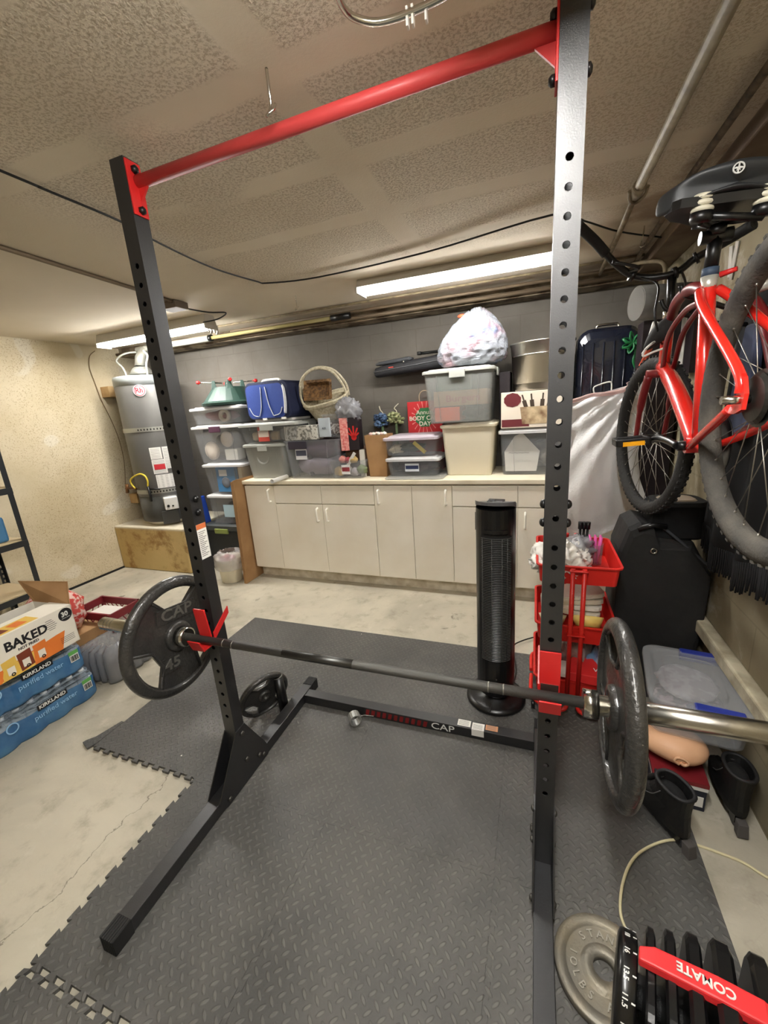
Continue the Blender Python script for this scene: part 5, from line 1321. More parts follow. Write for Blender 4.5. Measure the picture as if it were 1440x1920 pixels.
MB().mat4(axr).lathe([(.012, -.050), (.045, -.046), (.052, -.040), (.040, -.036), (.058, -.033), (.05, -.03), (.02, -.028)], 24, smooth=False).build('cassette', M('cassette_dark', (60, 58, 54), .4, .8), bk)
MB().tube([tuple(SC + Vector((0, .004, .02))), tuple(BBp)], [.019, .021], 14).build('seat_tube', RED, bk)
MB().tube(smooth_path([tuple(HB + Vector((-.004, .0, -.03))), tuple(HB.lerp(BBp, .45) + Vector((-.008, 0, .01))), tuple(BBp + Vector((-.004, .0, .0)))], 6), [.024] * 4 + [.027] * 9, 16).build('down_tube', RED, bk)
MB().tube(smooth_path([tuple(SC + Vector((0, 0, -.005))), tuple(SC + Vector((-.005, .12, .028))), tuple(SC + Vector((-.0, .28, .02))), tuple(HT_ + Vector((0, -.02, -.03)))], 6), .0165, 14).build('top_tube', DRED, bk)
for s in (-1, 1):
    MB().tube(smooth_path([tuple(SC + Vector((s * .014, .01, -.03))), tuple(SC + Vector((s * .018, .12, -.035))), tuple(SC + Vector((s * .02, .26, -.09))), tuple(HB.lerp(HT_, .3) + Vector((s * .018, -.06, -.08))), tuple(HB + Vector((s * .018, -.03, -.06)))], 6), .0085, 10).build('curved_stay', DRED, bk)
    MB().tube(smooth_path([tuple(SC + Vector((s * .022, -.01, -.005))), tuple(SC.lerp(RA, .25) + Vector((s * .04, 0, .008))), tuple(RA + Vector((s * .062, .04, .06))), tuple(RA + Vector((s * .062, .012, .012)))], 6), [.0125] * 8 + [.011] * 11, 10).build('seat_stay', RED, bk)
    MB().tube(smooth_path([tuple(BBp + Vector((s * .030, -.02, .0))), tuple(BBp.lerp(RA, .45) + Vector((s * .05, 0, -.01))), tuple(RA + Vector((s * .062, .05, -.02)))], 6), .0105, 10).build('chain_stay', RED, bk)
    q = MB().mat4(Matrix.Translation(RA + Vector((s * .062, 0, 0))) @ Matrix.Rotation(R(90), 4, 'Z') @ Matrix.Rotation(R(90), 4, 'X')).fill([[(.05, -.03), (.02, -.03), (-.012, -.02), (-.016, .012), (.0, .045), (.03, .06), (.045, .05), (.02, .03), (.018, -.008), (.04, -.01)]], -.004, .004).build('dropout', RED, bk)
    MB().tube([tuple(RA + Vector((s * .05, 0, 0))), tuple(RA + Vector((s * .098, 0, 0)))], .009, 6).build('axle_nut', CHR, bk)
    MB().tube(smooth_path([tuple(HB + Vector((s * .045, .01, -.06))), tuple(HB.lerp(FA, .5) + Vector((s * .052, .012, -.02))), tuple(FA + Vector((s * .052, 0, 0)))], 5), [.015] * 6 + [.010] * 5, 10).build('fork_leg', DRED, bk)
MB().tube([tuple(HB + Vector((-.055, .01, -.055))), tuple(HB + Vector((.055, .01, -.055)))], .016, 10).build('fork_crown', DRED, bk)
MB().tube([tuple(HB + Vector((0, 0, -.05))), tuple(HT_)], .020, 14).build('head_tube', RED, bk)
MB().tube([tuple(HT_ + Vector((0, 0, -.01))), tuple(HT_ + Vector((0, 0, .012)))], .023, 14).build('headset', CHR, bk)
MB().tube([tuple(BBp + Vector((-.036, 0, 0))), tuple(BBp + Vector((.036, 0, 0)))], .022, 16).build('bottom_bracket', RED, bk)
# stem, handlebar, grips
STM = HT_ + Vector((-.0, .015, .135))
MB().tube([tuple(HT_), tuple(STM)], .015, 12).build('stem', BLKP, bk)
hb = smooth_path([(.655, .80, 2.02), (.72, .86, 1.975), (.80, .91, 1.90), (.88, .93, 1.85), (STM.x, STM.y, STM.z + .005), (1.05, .92, 1.88), (1.10, .88, 1.90), (1.165, .79, 1.925)], 6)
MB().tube(hb, .0125, 12).build('handlebar', BLKP, bk)
MB().tube(hb[:10], .0175, 12).build('grip', RUB, bk)
MB().tube(hb[-8:], .0175, 12).build('grip', RUB, bk)
for i in (16, 24, 30):
    MB().tube([hb[i], hb[i + 1]], .021, 10).build('clamp', BLKP, bk)
MB().tube(smooth_path([hb[15], (hb[15][0] + .03, hb[15][1] - .05, hb[15][2] - .0), (hb[15][0] - .06, hb[15][1] - .06, hb[15][2] + .03)], 4), .006, 6).build('brake_lever', BLKP, bk)
MB().tube(smooth_path([hb[18], (.93, .86, 1.80), (.92, .82, 1.70), (.945, .84, 1.62), (.97, .9, 1.6)], 6), .004, 6).tube(smooth_path([hb[26], (1.0, .82, 1.80), (.98, .7, 1.74), (.96, .55, 1.72)], 6), .004, 6).build('cable', BLKP, bk)
MB().tube([tuple(HB + Vector((-.06, -.01, .06))), tuple(HB + Vector((-.05, -.04, .13)))], .010, 8).build('white_lever', WHT, bk)
# seatpost and saddle
SP0 = SC + Vector((0, 0, .02)); SP1 = SC + Vector((0, -.01, .125))
MB().tube([tuple(SP0 + Vector((0, 0, -.03))), tuple(SP0 + Vector((0, 0, .012)))], [.016, .020], 14).build('silver_collar', M('silver_paint', (196, 194, 184), .35, .5), bk)
MB().tube([tuple(SP0 + Vector((0, 0, .010))), tuple(SP0 + Vector((0, 0, .032)))], .0195, 14).build('blue_tape', M('tape_blue', (50, 64, 84), .6), bk)
MB().tube([tuple(SP0 + Vector((0, 0, .025))), tuple(SP1)], .0165, 14).build('seat_post', BLKP, bk)
MB().tube([tuple(SP0 + Vector((.02, -.01, .01))), tuple(SP0 + Vector((.05, -.03, .015)))], [.008, .006], 8).build('quick_release', REDM, bk)
sd = MB().tube([tuple(SP1 + Vector((-.035, 0, 0))), tuple(SP1 + Vector((.035, 0, 0)))], .017, 12).tube([tuple(SP1), tuple(SP1 + Vector((0, 0, .025)))], .022, 12).build('saddle_clamp', BLKP, bk)
# saddle: wide cruiser shape, rear edge towards the room's near end
SO = Vector((.958, .42, 1.918))
def half(v):
    # half width along the length: v 0 rear .. 1 nose
    if v < .5: return .150 * (1 - (max(0, .22 - v) / .22) ** 2.2 * .16)  * (1 - .35 * max(0, (v - .25)) / .25 * .6)
    return .119 - (.119 - .026) * (1 - (1 - (v - .5) / .5) ** 1.8)
m = MB(); loops = []
NV = 22; NU = 28
for j in range(NV + 1):
    v = j / NV; hw = half(v); y = -.115 + .265 * v
    th = .060 if v < .5 else .060 - .016 * (v - .5) / .5
    L = []
    for i in range(NU):
        a = 2 * PI * i / NU
        cx_, sz = math.cos(a), math.sin(a)
        x = hw * (abs(cx_) ** .38) * (1 if cx_ > 0 else -1)
        z = th * .5 * (abs(sz) ** .42) * (1 if sz > 0 else -1)
        bow = -.030 * (1 - abs(v * 2 - .5) / 1.5) * 0
        yy = y + (.035 * (abs(x) / .13) ** 2 if v < .3 else 0) * (1 - v / .3 if v < .3 else 0)
        L.append((x, yy, z - .040 * (x / .15) ** 2 * (1 - .5 * v) + .02 * v * v))
    if j == 0:
        for k, o_ in ((.55, -.012), (.80, -.010), (.93, -.005)): loops.append([(x * k, yy + o_, z * k - .012 * (1 - k)) for x, yy, z in L])
    k = .80 if j == NV else 1
    loops.append([(x * k, yy, z * k) for x, yy, z in L])
sad = MB().at(tuple(SO), (4, 4, 0)).loft(loops, smooth=True).build('saddle', M('saddle_vinyl', (34, 36, 38), .5), bk, sub=2)
MB().at(tuple(SO), (4, 4, 0)).lofts([([(x * .86, (y - .02) * .86 + .01) for x, y in [(half(j / 12) * s, -.115 + .265 * j / 12) for s, rng in ((1, range(0, 13)), (-1, range(12, -1, -1))) for j in rng]], z) for z in (-.055, -.035)]).build('underside', BLKP, sad)
for s in (-1, 1):
    for k in range(3):
        MB().at(tuple(SO), (4, 4, 0)).at(tuple(SO + Vector((s * .062, -.085, -.040 - .013 * k - s * .004))), (4, 4, 0)).lathe([(.016 + .008 * math.cos(a), .0068 * math.sin(a)) for a in [2 * PI * q / 10 for q in range(10)]], 20, closed=True).build('spring_ring', M('elastomer', (196, 190, 170), .5), sad)
    MB().at(tuple(SO + Vector((s * .062, -.085, -.082 - s * .004))), (4, 4, 0)).lathe([(0, -.014), (.020, -.012), (.024, -.004), (.024, .010), (0, .010)], 20).build('spring_cap', BLKP, sad)
    MB().tube(smooth_path([tuple(SO + Vector((s * .062, -.085, -.095 - s * .004))), tuple(SO + Vector((s * .03, -.03, -.085))), tuple(SO + Vector((s * .02, .08, -.05)))], 4), .006, 8).build('rail', BLKP, sad)
MB().tube([tuple(SO + Vector((-.062, -.085, -.088 + .013))), tuple(SO + Vector((.062, -.085, -.088 - .013)))], .009, 8).build('cross_rail', BLKP, sad)
# logo on the saddle's rear edge
lg = MB().mat4(Matrix.Translation(SO) @ Euler((R(4), R(4), 0)).to_matrix().to_4x4() @ Matrix.Translation((-.012, -.1275, .004)) @ RX)
lg.fill([circ(.0115, 24), circ(.0088, 24)], -.001, .002)
lg.fill([[(.007 * math.cos(R(90 + 36 * i)) * (1 if i % 2 == 0 else .38), .007 * math.sin(R(90 + 36 * i)) * (1 if i % 2 == 0 else .38)) for i in range(10)]], -.001, .002)
lg.bb(-.0013, .0013, -.0095, .0095, -.001, .0015); lg.bb(-.0095, .0095, -.0013, .0013, -.001, .0015)
lg.build('emblem', M('emblem_grey', (190, 190, 186), .5), sad)
# cranks and pedals
cl = BBp + Vector((-.055, 0, 0))
MB().tube([tuple(BBp + Vector((-.03, 0, 0))), tuple(cl)], .014, 10).tube(smooth_path([tuple(cl), tuple(cl + Vector((-.008, .05, .008))), tuple(cl + Vector((-.02, .12, .012))), tuple(cl + Vector((-.025, .17, -.0)))], 4), .0105, 10).build('crank', BLKP, bk)
pe = cl + Vector((-.025, .17, 0))
p_ = MB().at(tuple(pe + Vector((-.062, 0, 0))), (0, -4, 0)).box((0, -.038, 0), (.095, .012, .024)).box((0, .038, 0), (.095, .012, .024)).box((-.045, 0, 0), (.012, .085, .024)).box((.045, 0, 0), (.012, .085, .024)).box((0, 0, 0), (.09, .02, .018)).build('pedal', BLKP, bk, bev=.003)
MB().at(tuple(pe + Vector((-.062, 0, 0))), (0, -4, 0)).box((0, -.0455, -.004), (.062, .005, .014)).build('reflector', M('reflector_amber', (230, 160, 20), .3, emit=0), p_)
c2 = BBp + Vector((.055, 0, 0))
MB().tube([tuple(BBp + Vector((.03, 0, 0))), tuple(c2)], .014, 10).tube(smooth_path([tuple(c2), tuple(c2 + Vector((.01, .05, -.05))), tuple(c2 + Vector((.015, .11, -.13)))], 4), .0105, 10).build('crank', M('crank_silver', (150, 148, 142), .3, .8), bk)
MB().mat4(Matrix.Translation(BBp + Vector((.045, 0, 0))) @ Matrix.Rotation(R(90), 4, 'Y')).lathe([(.03, -.002), (.085, -.002), (.088, 0), (.085, .002), (.03, .002)], 36, closed=True).build('chainring', BLKP, bk)
# dotted black sleeve tied on the fork
q0 = P(1210, 655, y=.86); q1 = P(1258, 600, y=.86)
t = thing('glove', 'black glove with a grid of pale dots tucked between frame and brake', 'glove', (0, 0, 0))
MB().tube(smooth_path([tuple(q0), tuple(q0.lerp(q1, .35)), tuple(q0.lerp(q1, .7) + Vector((0, -.01, 0))), tuple(q1)], 5), [.008, .012, .016, .02, .023, .026, .028, .03, .031, .031, .03, .029, .026, .024, .022, .018], 12).build('body', M('glove_black', (30, 28, 28), .8), t)
m = MB(); dvec = (q1 - q0).normalized(); sv = dvec.cross(Vector((0, 1, 0))).normalized()
for i in range(4):
    for j in range(4):
        c = q0.lerp(q1, .52 + i * .085) + sv * ((j - 1.5) * .011) + Vector((0, -.033 + abs(j - 1.5) * .003, 0))
        m.ball(tuple(c), .0028, 6, 4)
m.build('dots', M('dot_cream', (206, 198, 180), .6), t)
MB().tube(smooth_path([tuple(P(u, v, y=.84)) for u, v in ((1204, 664), (1215, 650), (1228, 640), (1210, 655), (1206, 668), (1225, 660), (1248, 652))], 4), .004, 6).build('laces', WHT, t)
# second bicycle frame behind, only its pieces show
t = thing('bicycle', 'second red bicycle frame with a silver seat tube partly hidden behind the first one', 'bicycle', (0, 0, 0))
MB().tube([tuple(P(1382, 556, x=1.14)), tuple(P(1475, 520, x=1.14))], .014, 12).build('silver_tube', M('silver_paint', (196, 194, 184), .35, .5), t)
MB().tube(smooth_path([tuple(P(u, v, x=1.14)) for u, v in ((1404, 552), (1420, 575), (1437, 610), (1452, 680), (1462, 740))], 5), .018, 12).build('red_tube', DRED, t)
MB().tube(smooth_path([tuple(P(u, v, x=1.13)) for u, v in ((1378, 820), (1402, 806), (1440, 786), (1480, 760))], 5), .014, 12).build('red_stay', DRED, t)
# hooks that carry the bicycle
t = thing('bike_hanger', 'dark steel bicycle hanger arms fixed to the right wall', 'hanger', (0, 0, 0))
for y, z in ((.62, 1.745), (.84, 1.745)):
    MB().tube(smooth_path([(XR, y, z - .12), (1.12, y, z - .10), (.99, y, z - .045), (.955, y, z - .03), (.94, y, z)], 5), .008, 8).build('arm', BLKP, t)

# ================================================================ CLEAR BIN, HEAD, BOXES, SKATES
t = bin_('clear storage bin with blue latches near the right wall behind the barbell end', .955, 1.255, .41, .78, .228, .145, .90, CLR, None, latch=None, ribs=False)
t.rotation_euler = (R(0), R(0), R(-8)); t.location = (1.105, .60, .228)
m = MB(); hr = .145; w, d, r = .285, .36, .05
m.lofts([(rr(w + .006, d + .006, r), hr - .012), (rr(w + .022, d + .022, r + .008), hr - .012), (rr(w + .022, d + .022, r + .008), hr + .004), (rr(w - .03, d - .03, r), hr + .008), (rr(w - .05, d - .05, r), hr + .002), (rr(w - .10, d - .10, r), hr + .002), (rr(w - .11, d - .11, r), hr + .010), (rr(.05, .05, .01), hr + .010)])
m.build('lid', M('lid_haze', (186, 188, 190), .3, clear=.74), t)
BL = M('latch_blue', (34, 48, 130), .4)
for s in (-1, 1):
    MB().bb(-.02, .12, s * (d / 2 - .005) - .014, s * (d / 2 - .005) + .022, hr - .03, hr + .009).build('latch', BL, t, bev=.006)
def prof(name, label, c, r, col, col2, seed):
    return blob(name, label, 'fabric', c, r, M(name + str(seed), col, .85, col2=col2, nscale=30, nlo=.45, nhi=.55), seed=seed, amp=.2)
prof('patterned_fabric', 'pink and brown patterned fabric folded at the bottom of the blue latch bin', (1.10, .60, .27), (.115, .14, .035), (168, 140, 148), (100, 84, 88), 70)
prof('pale_fabric', 'pale grey cloth lying on the patterned fabric in the blue latch bin', (1.10, .64, .325), (.10, .11, .02), (176, 170, 176), (150, 146, 150), 71)
prof('blue_fabric', 'dark blue cloth near the front of the blue latch bin', (1.13, .48, .325), (.07, .045, .018), (70, 78, 128), (54, 60, 100), 72)
t = boxt('shoe_box', 'navy shoe box with white and red stripes under the bald mannequin head', 'box', .965, 1.125, .385, .69, FL, .105, M('shoe_navy', (26, 30, 46), .6), rz=-4)
MB().bb(-.0815, .0815, -.154, .154, .088, .104).build('white_stripe', WHT, t); MB().bb(-.083, .083, -.1555, .1555, .104, .119).build('lid', M('shoe_red', (120, 24, 32), .55), t)
MB().bb(.045, .072, -.1545, -.152, .02, .062).build('label', M('label_228', (230, 228, 222), .6), t)
t = thing('mannequin_head', 'bald peach mannequin head lying on its side under the clear bin', 'mannequin head', (1.035, .475, .153), -6)
SKN = M('peach_vinyl', (226, 178, 140), .5)
m = MB().ball((0, 0, .02), (.100, .082, .052), 32, 20, shape=lambda d_, p_: (p_.x * (1.25 if p_.x < 0 else 1), p_.y * (1 - .35 * max(0, -p_.x / .1)), p_.z)); m.build('head', SKN, t)
m = MB(); m.tube(smooth_path([(.0, -.080, .004), (-.014, -.083, .018), (-.006, -.082, .032), (.016, -.082, .030), (.026, -.082, .016), (.014, -.084, .008), (.004, -.082, .014)], 5), .0048, 8); m.build('ear', SKN, t)
# inline skates
def skate(label, x, y, rz):
    t = thing('inline_skate', label, 'skate', (x, y, FL), rz)
    SK = M('skate_black', (11, 11, 12), .6); 
    out = lambda w_, l0, l1: [(p[0] * w_, l0 + (p[1] + 1) / 2 * (l1 - l0)) for p in [(math.copysign(abs(math.cos(a)) ** .8, math.cos(a)), math.copysign(abs(math.sin(a)) ** .9, math.sin(a))) for a in [2 * PI * k / 24 for k in range(24)]]]
    m = MB(); m.lofts([(out(.036, -.13, .15), .075), (out(.046, -.14, .165), .085), (out(.050, -.14, .165), .12), (out(.048, -.135, .12), .15), (out(.046, -.13, .05), .19), (out(.050, -.13, .02), .24), (out(.053, -.135, .02), .285), (out(.046, -.125, .01), .29), (out(.042, -.12, .0), .24), (out(.034, -.10, .0), .17)], c1=True); m.build('boot', SK, t)
    m = MB(); m.tube([(px_, py_, .287) for px_, py_ in out(.050, -.132, .016)], .008, 8, closed=True); m.build('cuff_rim', M('cuff_rim', (26, 26, 28), .6), t)
    MB().tube(smooth_path([(.0, .01, .27), (.0, .05, .215), (.0, .09, .165), (.0, .13, .14)], 4), .012, 8).build('tongue', SK, t)
    MB().tube([(-.03, -.0, .25), (.0, .04, .262), (.03, .0, .25)], .006, 6, sy=2).build('strap', M('cuff_rim', (26, 26, 28), .6), t)
    MB().ball((0, -.05, .22), (.042, .068, .05), 16, 10).build('liner', M('liner_black', (12, 12, 13), .9), t)
    m = MB(); m.bb(-.014, -.010, -.12, .14, .03, .08); m.bb(.010, .014, -.12, .14, .03, .08); m.build('frame', BLKP, t)
    for k in range(4):
        MB().tube([(-.011, -.095 + k * .07, .033), (.011, -.095 + k * .07, .033)], .0325, 20).build('wheel', M('skate_wheel', (50, 50, 52), .5), t)
    MB().hexa([(-.02, -.175, .012), (.02, -.175, .012), (.02, -.14, .012), (-.02, -.14, .012), (-.018, -.165, .075), (.018, -.165, .075), (.018, -.13, .075), (-.018, -.13, .075)]).build('brake_pad', M('brake_grey', (78, 74, 72), .85), t, bev=.003)
    for s in (-1, 1):
        MB().tube(smooth_path([(s * .048, -.04, .25), (s * .056, -.01, .2), (s * .05, .04, .16)], 4), .0022, 5).build('seam', M('seam_grey', (92, 92, 92), .6), t)
    return t
for sk_ in (skate('black inline skate standing in front of shoe box, left of the pair', .955, .30, 30), skate('black inline skate closer to the right wall, right of the pair', 1.195, .44, 0)): sk_.scale = (.78, .78, .72)
# cream cable on the floor
cp = [(1475, 1655), (1440, 1640), (1395, 1612), (1350, 1594), (1310, 1580), (1270, 1575), (1235, 1580), (1200, 1598), (1180, 1622), (1168, 1655), (1163, 1690), (1165, 1720), (1178, 1752)]
pts = []
for u, v in cp:
    q = P(u, v, z=.004); pts.append((q.x, q.y, .004 if q.x < 1.04 else FL + .004))
tag(MB().tube(smooth_path(pts, 5), .0042, 8).build('flat_cable', M('cream_cable', (214, 204, 164), .5)), 'cream cable looping over the tiles from the right wall to the dumbbell', 'cable')

# ================================================================ ADJUSTABLE DUMBBELL
t = thing('adjustable_dumbbell', 'black adjustable dumbbell with a red spine and numbered dial at the bottom right corner', 'dumbbell', (.733, -.276, .128), -12)
t.scale = (1.2, 1.2, 1.2)
DB = M('dumbbell_black', (18, 18, 19), .3, coat=.2)
ax = Matrix.Rotation(R(90), 4, 'Y')
MB().mat4(ax).lathe([(0, -.008), (.076, -.007), (.086, -.003), (.088, .004), (.088, .022), (.083, .026), (0, .026)], 48).build('dial', DB, t)
for k, s_t in enumerate(('20', '18', '16', '13.5', '11.5', '10', '8')):
    m4 = Matrix.Rotation(R(-30) + R(23) * (k - 1), 4, 'X') @ Matrix.Translation((.012, 0, .0882)) @ Matrix.Rotation(R(-90), 4, 'Z')
    MB().mat4(m4 @ Matrix.Translation((0, -.004, 0))).text(s_t, .0118, .0002, fat=.0003).build('dial_number', M('white_print', (225, 225, 220), .6), t)
    MB().mat4(m4).bb(-.0012, .0012, .006, .012, -.0002, .0004).build('dial_mark', M('white_print', (225, 225, 220), .6), t)
def dplate(x, th, w, h):
    L = rr(w * 1.16, h * 1.06, .035, 6)
    m = MB(); m.loft([[(x + dx, y * k, z * k + .0) for y, z in L] for dx, k in ((-th / 2, .93), (-th * .3, 1), (th * .3, 1), (th / 2, .93))], smooth=False)
    m.build('weight_disc', DB, t)
for x, th, w, h in ((.046, .016, .150, .165), (.076, .018, .162, .178), (.111, .024, .178, .192), (.153, .032, .19, .205), (.205, .030, .20, .21)):
    dplate(x, th, w, h)
MB().mat4(ax).tube([(0, 0, .02), (0, 0, .42)], .017, 16).build('grip', M('grip_black', (30, 30, 30), .6, bump=.4, bscale=400), t)
m = MB(); m.bb(.235, .255, -.09, .09, -.09, .10); m.build('inner_guard', DB, t, bev=.02)
m = MB()
m.loft([[(x, y * w_, z + dz) for y, z in ((-.006, .088), (.032, .094), (.030, .108), (-.004, .106))] for x, w_, dz in ((.026, .6, -.004), (.05, .9, .0), (.14, 1.0, .006), (.20, 1.0, .006), (.235, .8, -.01), (.26, .6, -.04))])
sp = m.build('red_spine', M('spine_red', (226, 48, 52), .45), t, bev=.003)
m = MB().mat4(Matrix.Translation((.122, .013, .1128)) @ Matrix.Rotation(R(180), 4, 'Z') @ Matrix.Rotation(R(0), 4, 'X'))
m.text('COMATE', .020, .0008, fat=.0005)
m.build('lettering', M('white_print', (225, 225, 220), .6), sp)
for x, th, w, h in ((.33, .02, .20, .2), (.36, .02, .19, .19)): dplate(x, th, w, h)
m = MB(); m.bb(.012, .40, -.095, .095, -.104, -.088); m.build('cradle', BLKP, t, bev=.006)

# ================================================================ WATER PACKS, SNACK BOX, CRATES AT LEFT
BF = M('blue_film_pack', (96, 146, 186), .16, clear=.2, col2=(50, 102, 154), nscale=5, bump=.4, bscale=14)
CF = M('clear_film_pack', (190, 206, 220), .12, clear=.68, bump=.5, bscale=20)
BOT = M('bottle_pet', (196, 210, 220), .12, clear=.6); CAPM = M('bottle_cap', (226, 228, 230), .4)
def wavy(wx, wy, nx, ny, amp):
    """outline that bulges at every bottle"""
    o = []
    def side(x0, y0, x1, y1, k, nxn, nyn):
        for i in range(k * 6):
            f = i / (k * 6); b = amp * abs(math.sin(PI * k * f))
            o.append((x0 + (x1 - x0) * f + nxn * b, y0 + (y1 - y0) * f + nyn * b))
    a, b = wx / 2, wy / 2
    side(a, -b, a, b, ny, 1, 0); side(a, b, -a, b, nx, 0, 1); side(-a, b, -a, -b, ny, -1, 0); side(-a, -b, a, -b, nx, 0, -1)
    return o
botm = None
def water_pack(label, loc, rz, logo=True, blue=True):
    global botm
    t = thing('water_bottle_pack', label, 'water pack', loc, rz, group='shrink wrapped packs of water bottles at the left')
    wx, wy, H_ = .30, .50, .182
    w1 = wavy(wx, wy, 5, 4, .018); w2 = wavy(wx, wy, 5, 8, .012)
    m = MB(); m.lofts([([(x * .97, y * .98) for x, y in w1], .0), (w1, .012), (w1, .05), ([(x * .985, y * .99) for x, y in w1], .075), (w1, .10), ([(x * .99, y * .99) for x, y in w1], .118)], c1=False, smooth=True)
    m.build('printed_film' if blue else 'lower_film', BF if blue else M('clear_film_grey', (150, 152, 156), .15, clear=.5, bump=.5, bscale=16), t)
    m = MB(); m.lofts([([(x * .99, y * .99) for x, y in w1], .118), ([(x * .98, y * .985) for x, y in w2], .135), ([(x * .94, y * .96) for x, y in w2], .160), ([(x * .88, y * .92) for x, y in w2], H_ - .004), ([(x * .5, y * .6) for x, y in w2], H_)], c0=False, smooth=True)
    m.build('top_film', CF, t)
    nb = 0
    for i in range(5):
        for j in range(8):
            x = -wx / 2 + wx * (i + .5) / 5; y = -wy / 2 + wy * (j + .5) / 8
            if botm is None:
                b = MB().lathe([(0, .004), (.026, .004), (.0285, .012), (.0285, .105), (.026, .125), (.012, .150), (.012, .155), (0, .155)], 12).build('bottle', BOT, t)
                c = MB().lathe([(0, .152), (.0145, .152), (.0145, .170), (.013, .172), (0, .172)], 12).build('cap', CAPM, b)
                botm = (b, c); b.location = (x, y, 0)
            else:
                b = botm[0].copy(); COL.objects.link(b); b.parent = t; b.location = (x, y, 0)
                c = botm[1].copy(); COL.objects.link(c); c.parent = b
    if logo:
        fx = wx / 2 + .0195
        ff = lambda y, z, rot=0: Matrix.Translation((fx, y, z)) @ Matrix.Rotation(R(90), 4, 'Z') @ Matrix.Rotation(R(88), 4, 'X') @ Matrix.Rotation(R(rot), 4, 'Z')
        q = MB().mat4(ff(.035, .128, 0)).bb(-.07, .07, -.014, .014, -.001, .001).build('logo_plate', M('logo_black', (18, 20, 26), .4), t)
        MB().mat4(ff(.035, .128, 0)).text('KIRKLAND', .026, .0016, fat=.0006, sx=1.0).build('lettering', M('white_print', (225, 225, 220), .6), q)
        MB().mat4(ff(.045, .085, 0)).text('purified water', .036, .0012, sx=1.0).build('soft_lettering', M('pale_blue_print', (140, 186, 224), .5), t)
        q = MB().mat4(ff(.205, .095, 0)).bb(-.022, .022, -.03, .008, -.001, .001).build('barcode_label', M('white_print', (225, 225, 220), .6), t)
        m = MB()
        for k in range(9): m.mat4(ff(.205, .095, 0)).bb(-.019 + k * .0042, -.017 + k * .0042 + .0008 * (k % 3), -.026, .004, .001, .0016)
        m.build('bars', BLKP, q)
        MB().mat4(ff(.205, .113, 0)).bb(-.024, .024, -.008, .012, -.001, .0012).build('green_tag', M('tag_green', (92, 160, 80), .5), t)
        MB().mat4(ff(-.145, .11, 0)).fill([circ(.026, 20), circ(.021, 20)], -.001, .0012).build('round_mark', M('pale_blue_print', (140, 186, 224), .5), t)
    return t
water_pack('shrink wrapped pack of water bottles in blue printed film lying on the floor', (-1.93, .005, FL), 0)
water_pack('blue printed pack of water bottles stacked on another and carrying the snack box', (-1.945, -.01, FL + .183), 0)
t = thing('water_bottle_pack', 'clear wrapped grey pack of bottles on the floor behind the black grip plate', 'water pack', (-1.89, .50, FL), 4)
GP = M('clear_film_grey', (150, 152, 156), .15, clear=.45, bump=.6, bscale=16)
w1 = wavy(.28, .34, 5, 5, .016)
m = MB(); m.lofts([([(x * .97, y * .98) for x, y in w1], 0), (w1, .02), (w1, .13), ([(x * .93, y * .94) for x, y in w1], .185), ([(x * .6, y * .6) for x, y in w1], .205)], smooth=True); m.build('film', GP, t)
cn = None
for i in range(4):
    for j in range(5):
        if cn is None:
            cn = MB().lathe([(0, .004), (.026, .004), (.029, .012), (.029, .13), (.018, .165), (.014, .185), (0, .187)], 12).build('bottle', M('bottle_silver', (168, 164, 160), .25, .4, col2=(110, 92, 84), nscale=20), t); c = cn
        else: c = cn.copy(); COL.objects.link(c); c.parent = t
        c.location = (-.105 + .07 * i, -.135 + .0675 * j, 0)
# snack box with printed front
z0 = FL + .183 + .184; bx1 = -1.715; by1 = .215
t = thing('snack_box', 'white snack carton printed BAKED with orange bags, open on the water packs', 'box', (bx1 - .135, by1 - .275, z0), 4)
WB = M('carton_white', (232, 226, 212), .6); ORG = M('print_orange', (222, 120, 46), .6); YEL = M('print_yellow', (226, 186, 84), .6); BRN = M('print_brown', (120, 52, 30), .6); INK = M('ink_black', (24, 22, 26), .6)
m = MB(); x0, x1, y0, y1, h = -.135, .135, -.275, .275, .205
m.hexa([(x1 - .003, y0, 0), (x1, y0, 0), (x1, y1, 0), (x1 - .003, y1, 0), (x1 - .003, y0, h), (x1, y0, h), (x1, y1, h), (x1 - .003, y1, h)])
m.bb(x0, x0 + .003, y0, y1, 0, h); m.bb(x0, x1, y1 - .003, y1, 0, h); m.bb(x0, x1, y0, y0 + .003, 0, h); m.bb(x0, x1, y0, y1, 0, .003)
m.bb(x0 + .12, x1, y0, y1, h, h + .0025)
m.build('carton', WB, t)
fr_ = lambda y, z, rot=0: Matrix.Translation((x1 + .0004, y + (.05 if -.2 < y < .1 else 0), z)) @ Matrix.Rotation(R(90), 4, 'Z') @ Matrix.Rotation(R(90), 4, 'X') @ Matrix.Rotation(R(rot), 4, 'Z')
class Ink:
    def mat4(s, m_): s.m_ = MB().mat4(m_); return s
    def _b(s): s.m_.build('black_print', INK, t)
    def text(s, *a, **k): s.m_.text(*a, **k); s._b(); return s
    def fill(s, *a, **k): s.m_.fill(*a, **k); s._b(); return s
    def bb(s, *a): s.m_.bb(*a); s._b(); return s
ink = Ink()
ink.mat4(fr_(-.0, .147)).text('BAKED', .060, .0004, fat=.0020, sx=1.0)
ink.mat4(fr_(.0, .112)).text('NOT FRIED', .018, .0004, fat=.0005)
for k in range(6): ink.mat4(fr_(.16, .175 - k * .010)).bb(-.035 + .008 * abs(k - 2), .03 - .006 * abs(k - 3), 0, .0022, 0, .0004)
for k in range(4): ink.mat4(fr_(.22, .055 - k * .009)).bb(-.035, .035, 0, .002, 0, .0004)
ink.mat4(fr_(-.19, .13)).fill([circ(.032, 20), circ(.030, 20)], 0, .0004)
ink.mat4(fr_(-.175, .085)).text('40%', .026, .0004, fat=.001)
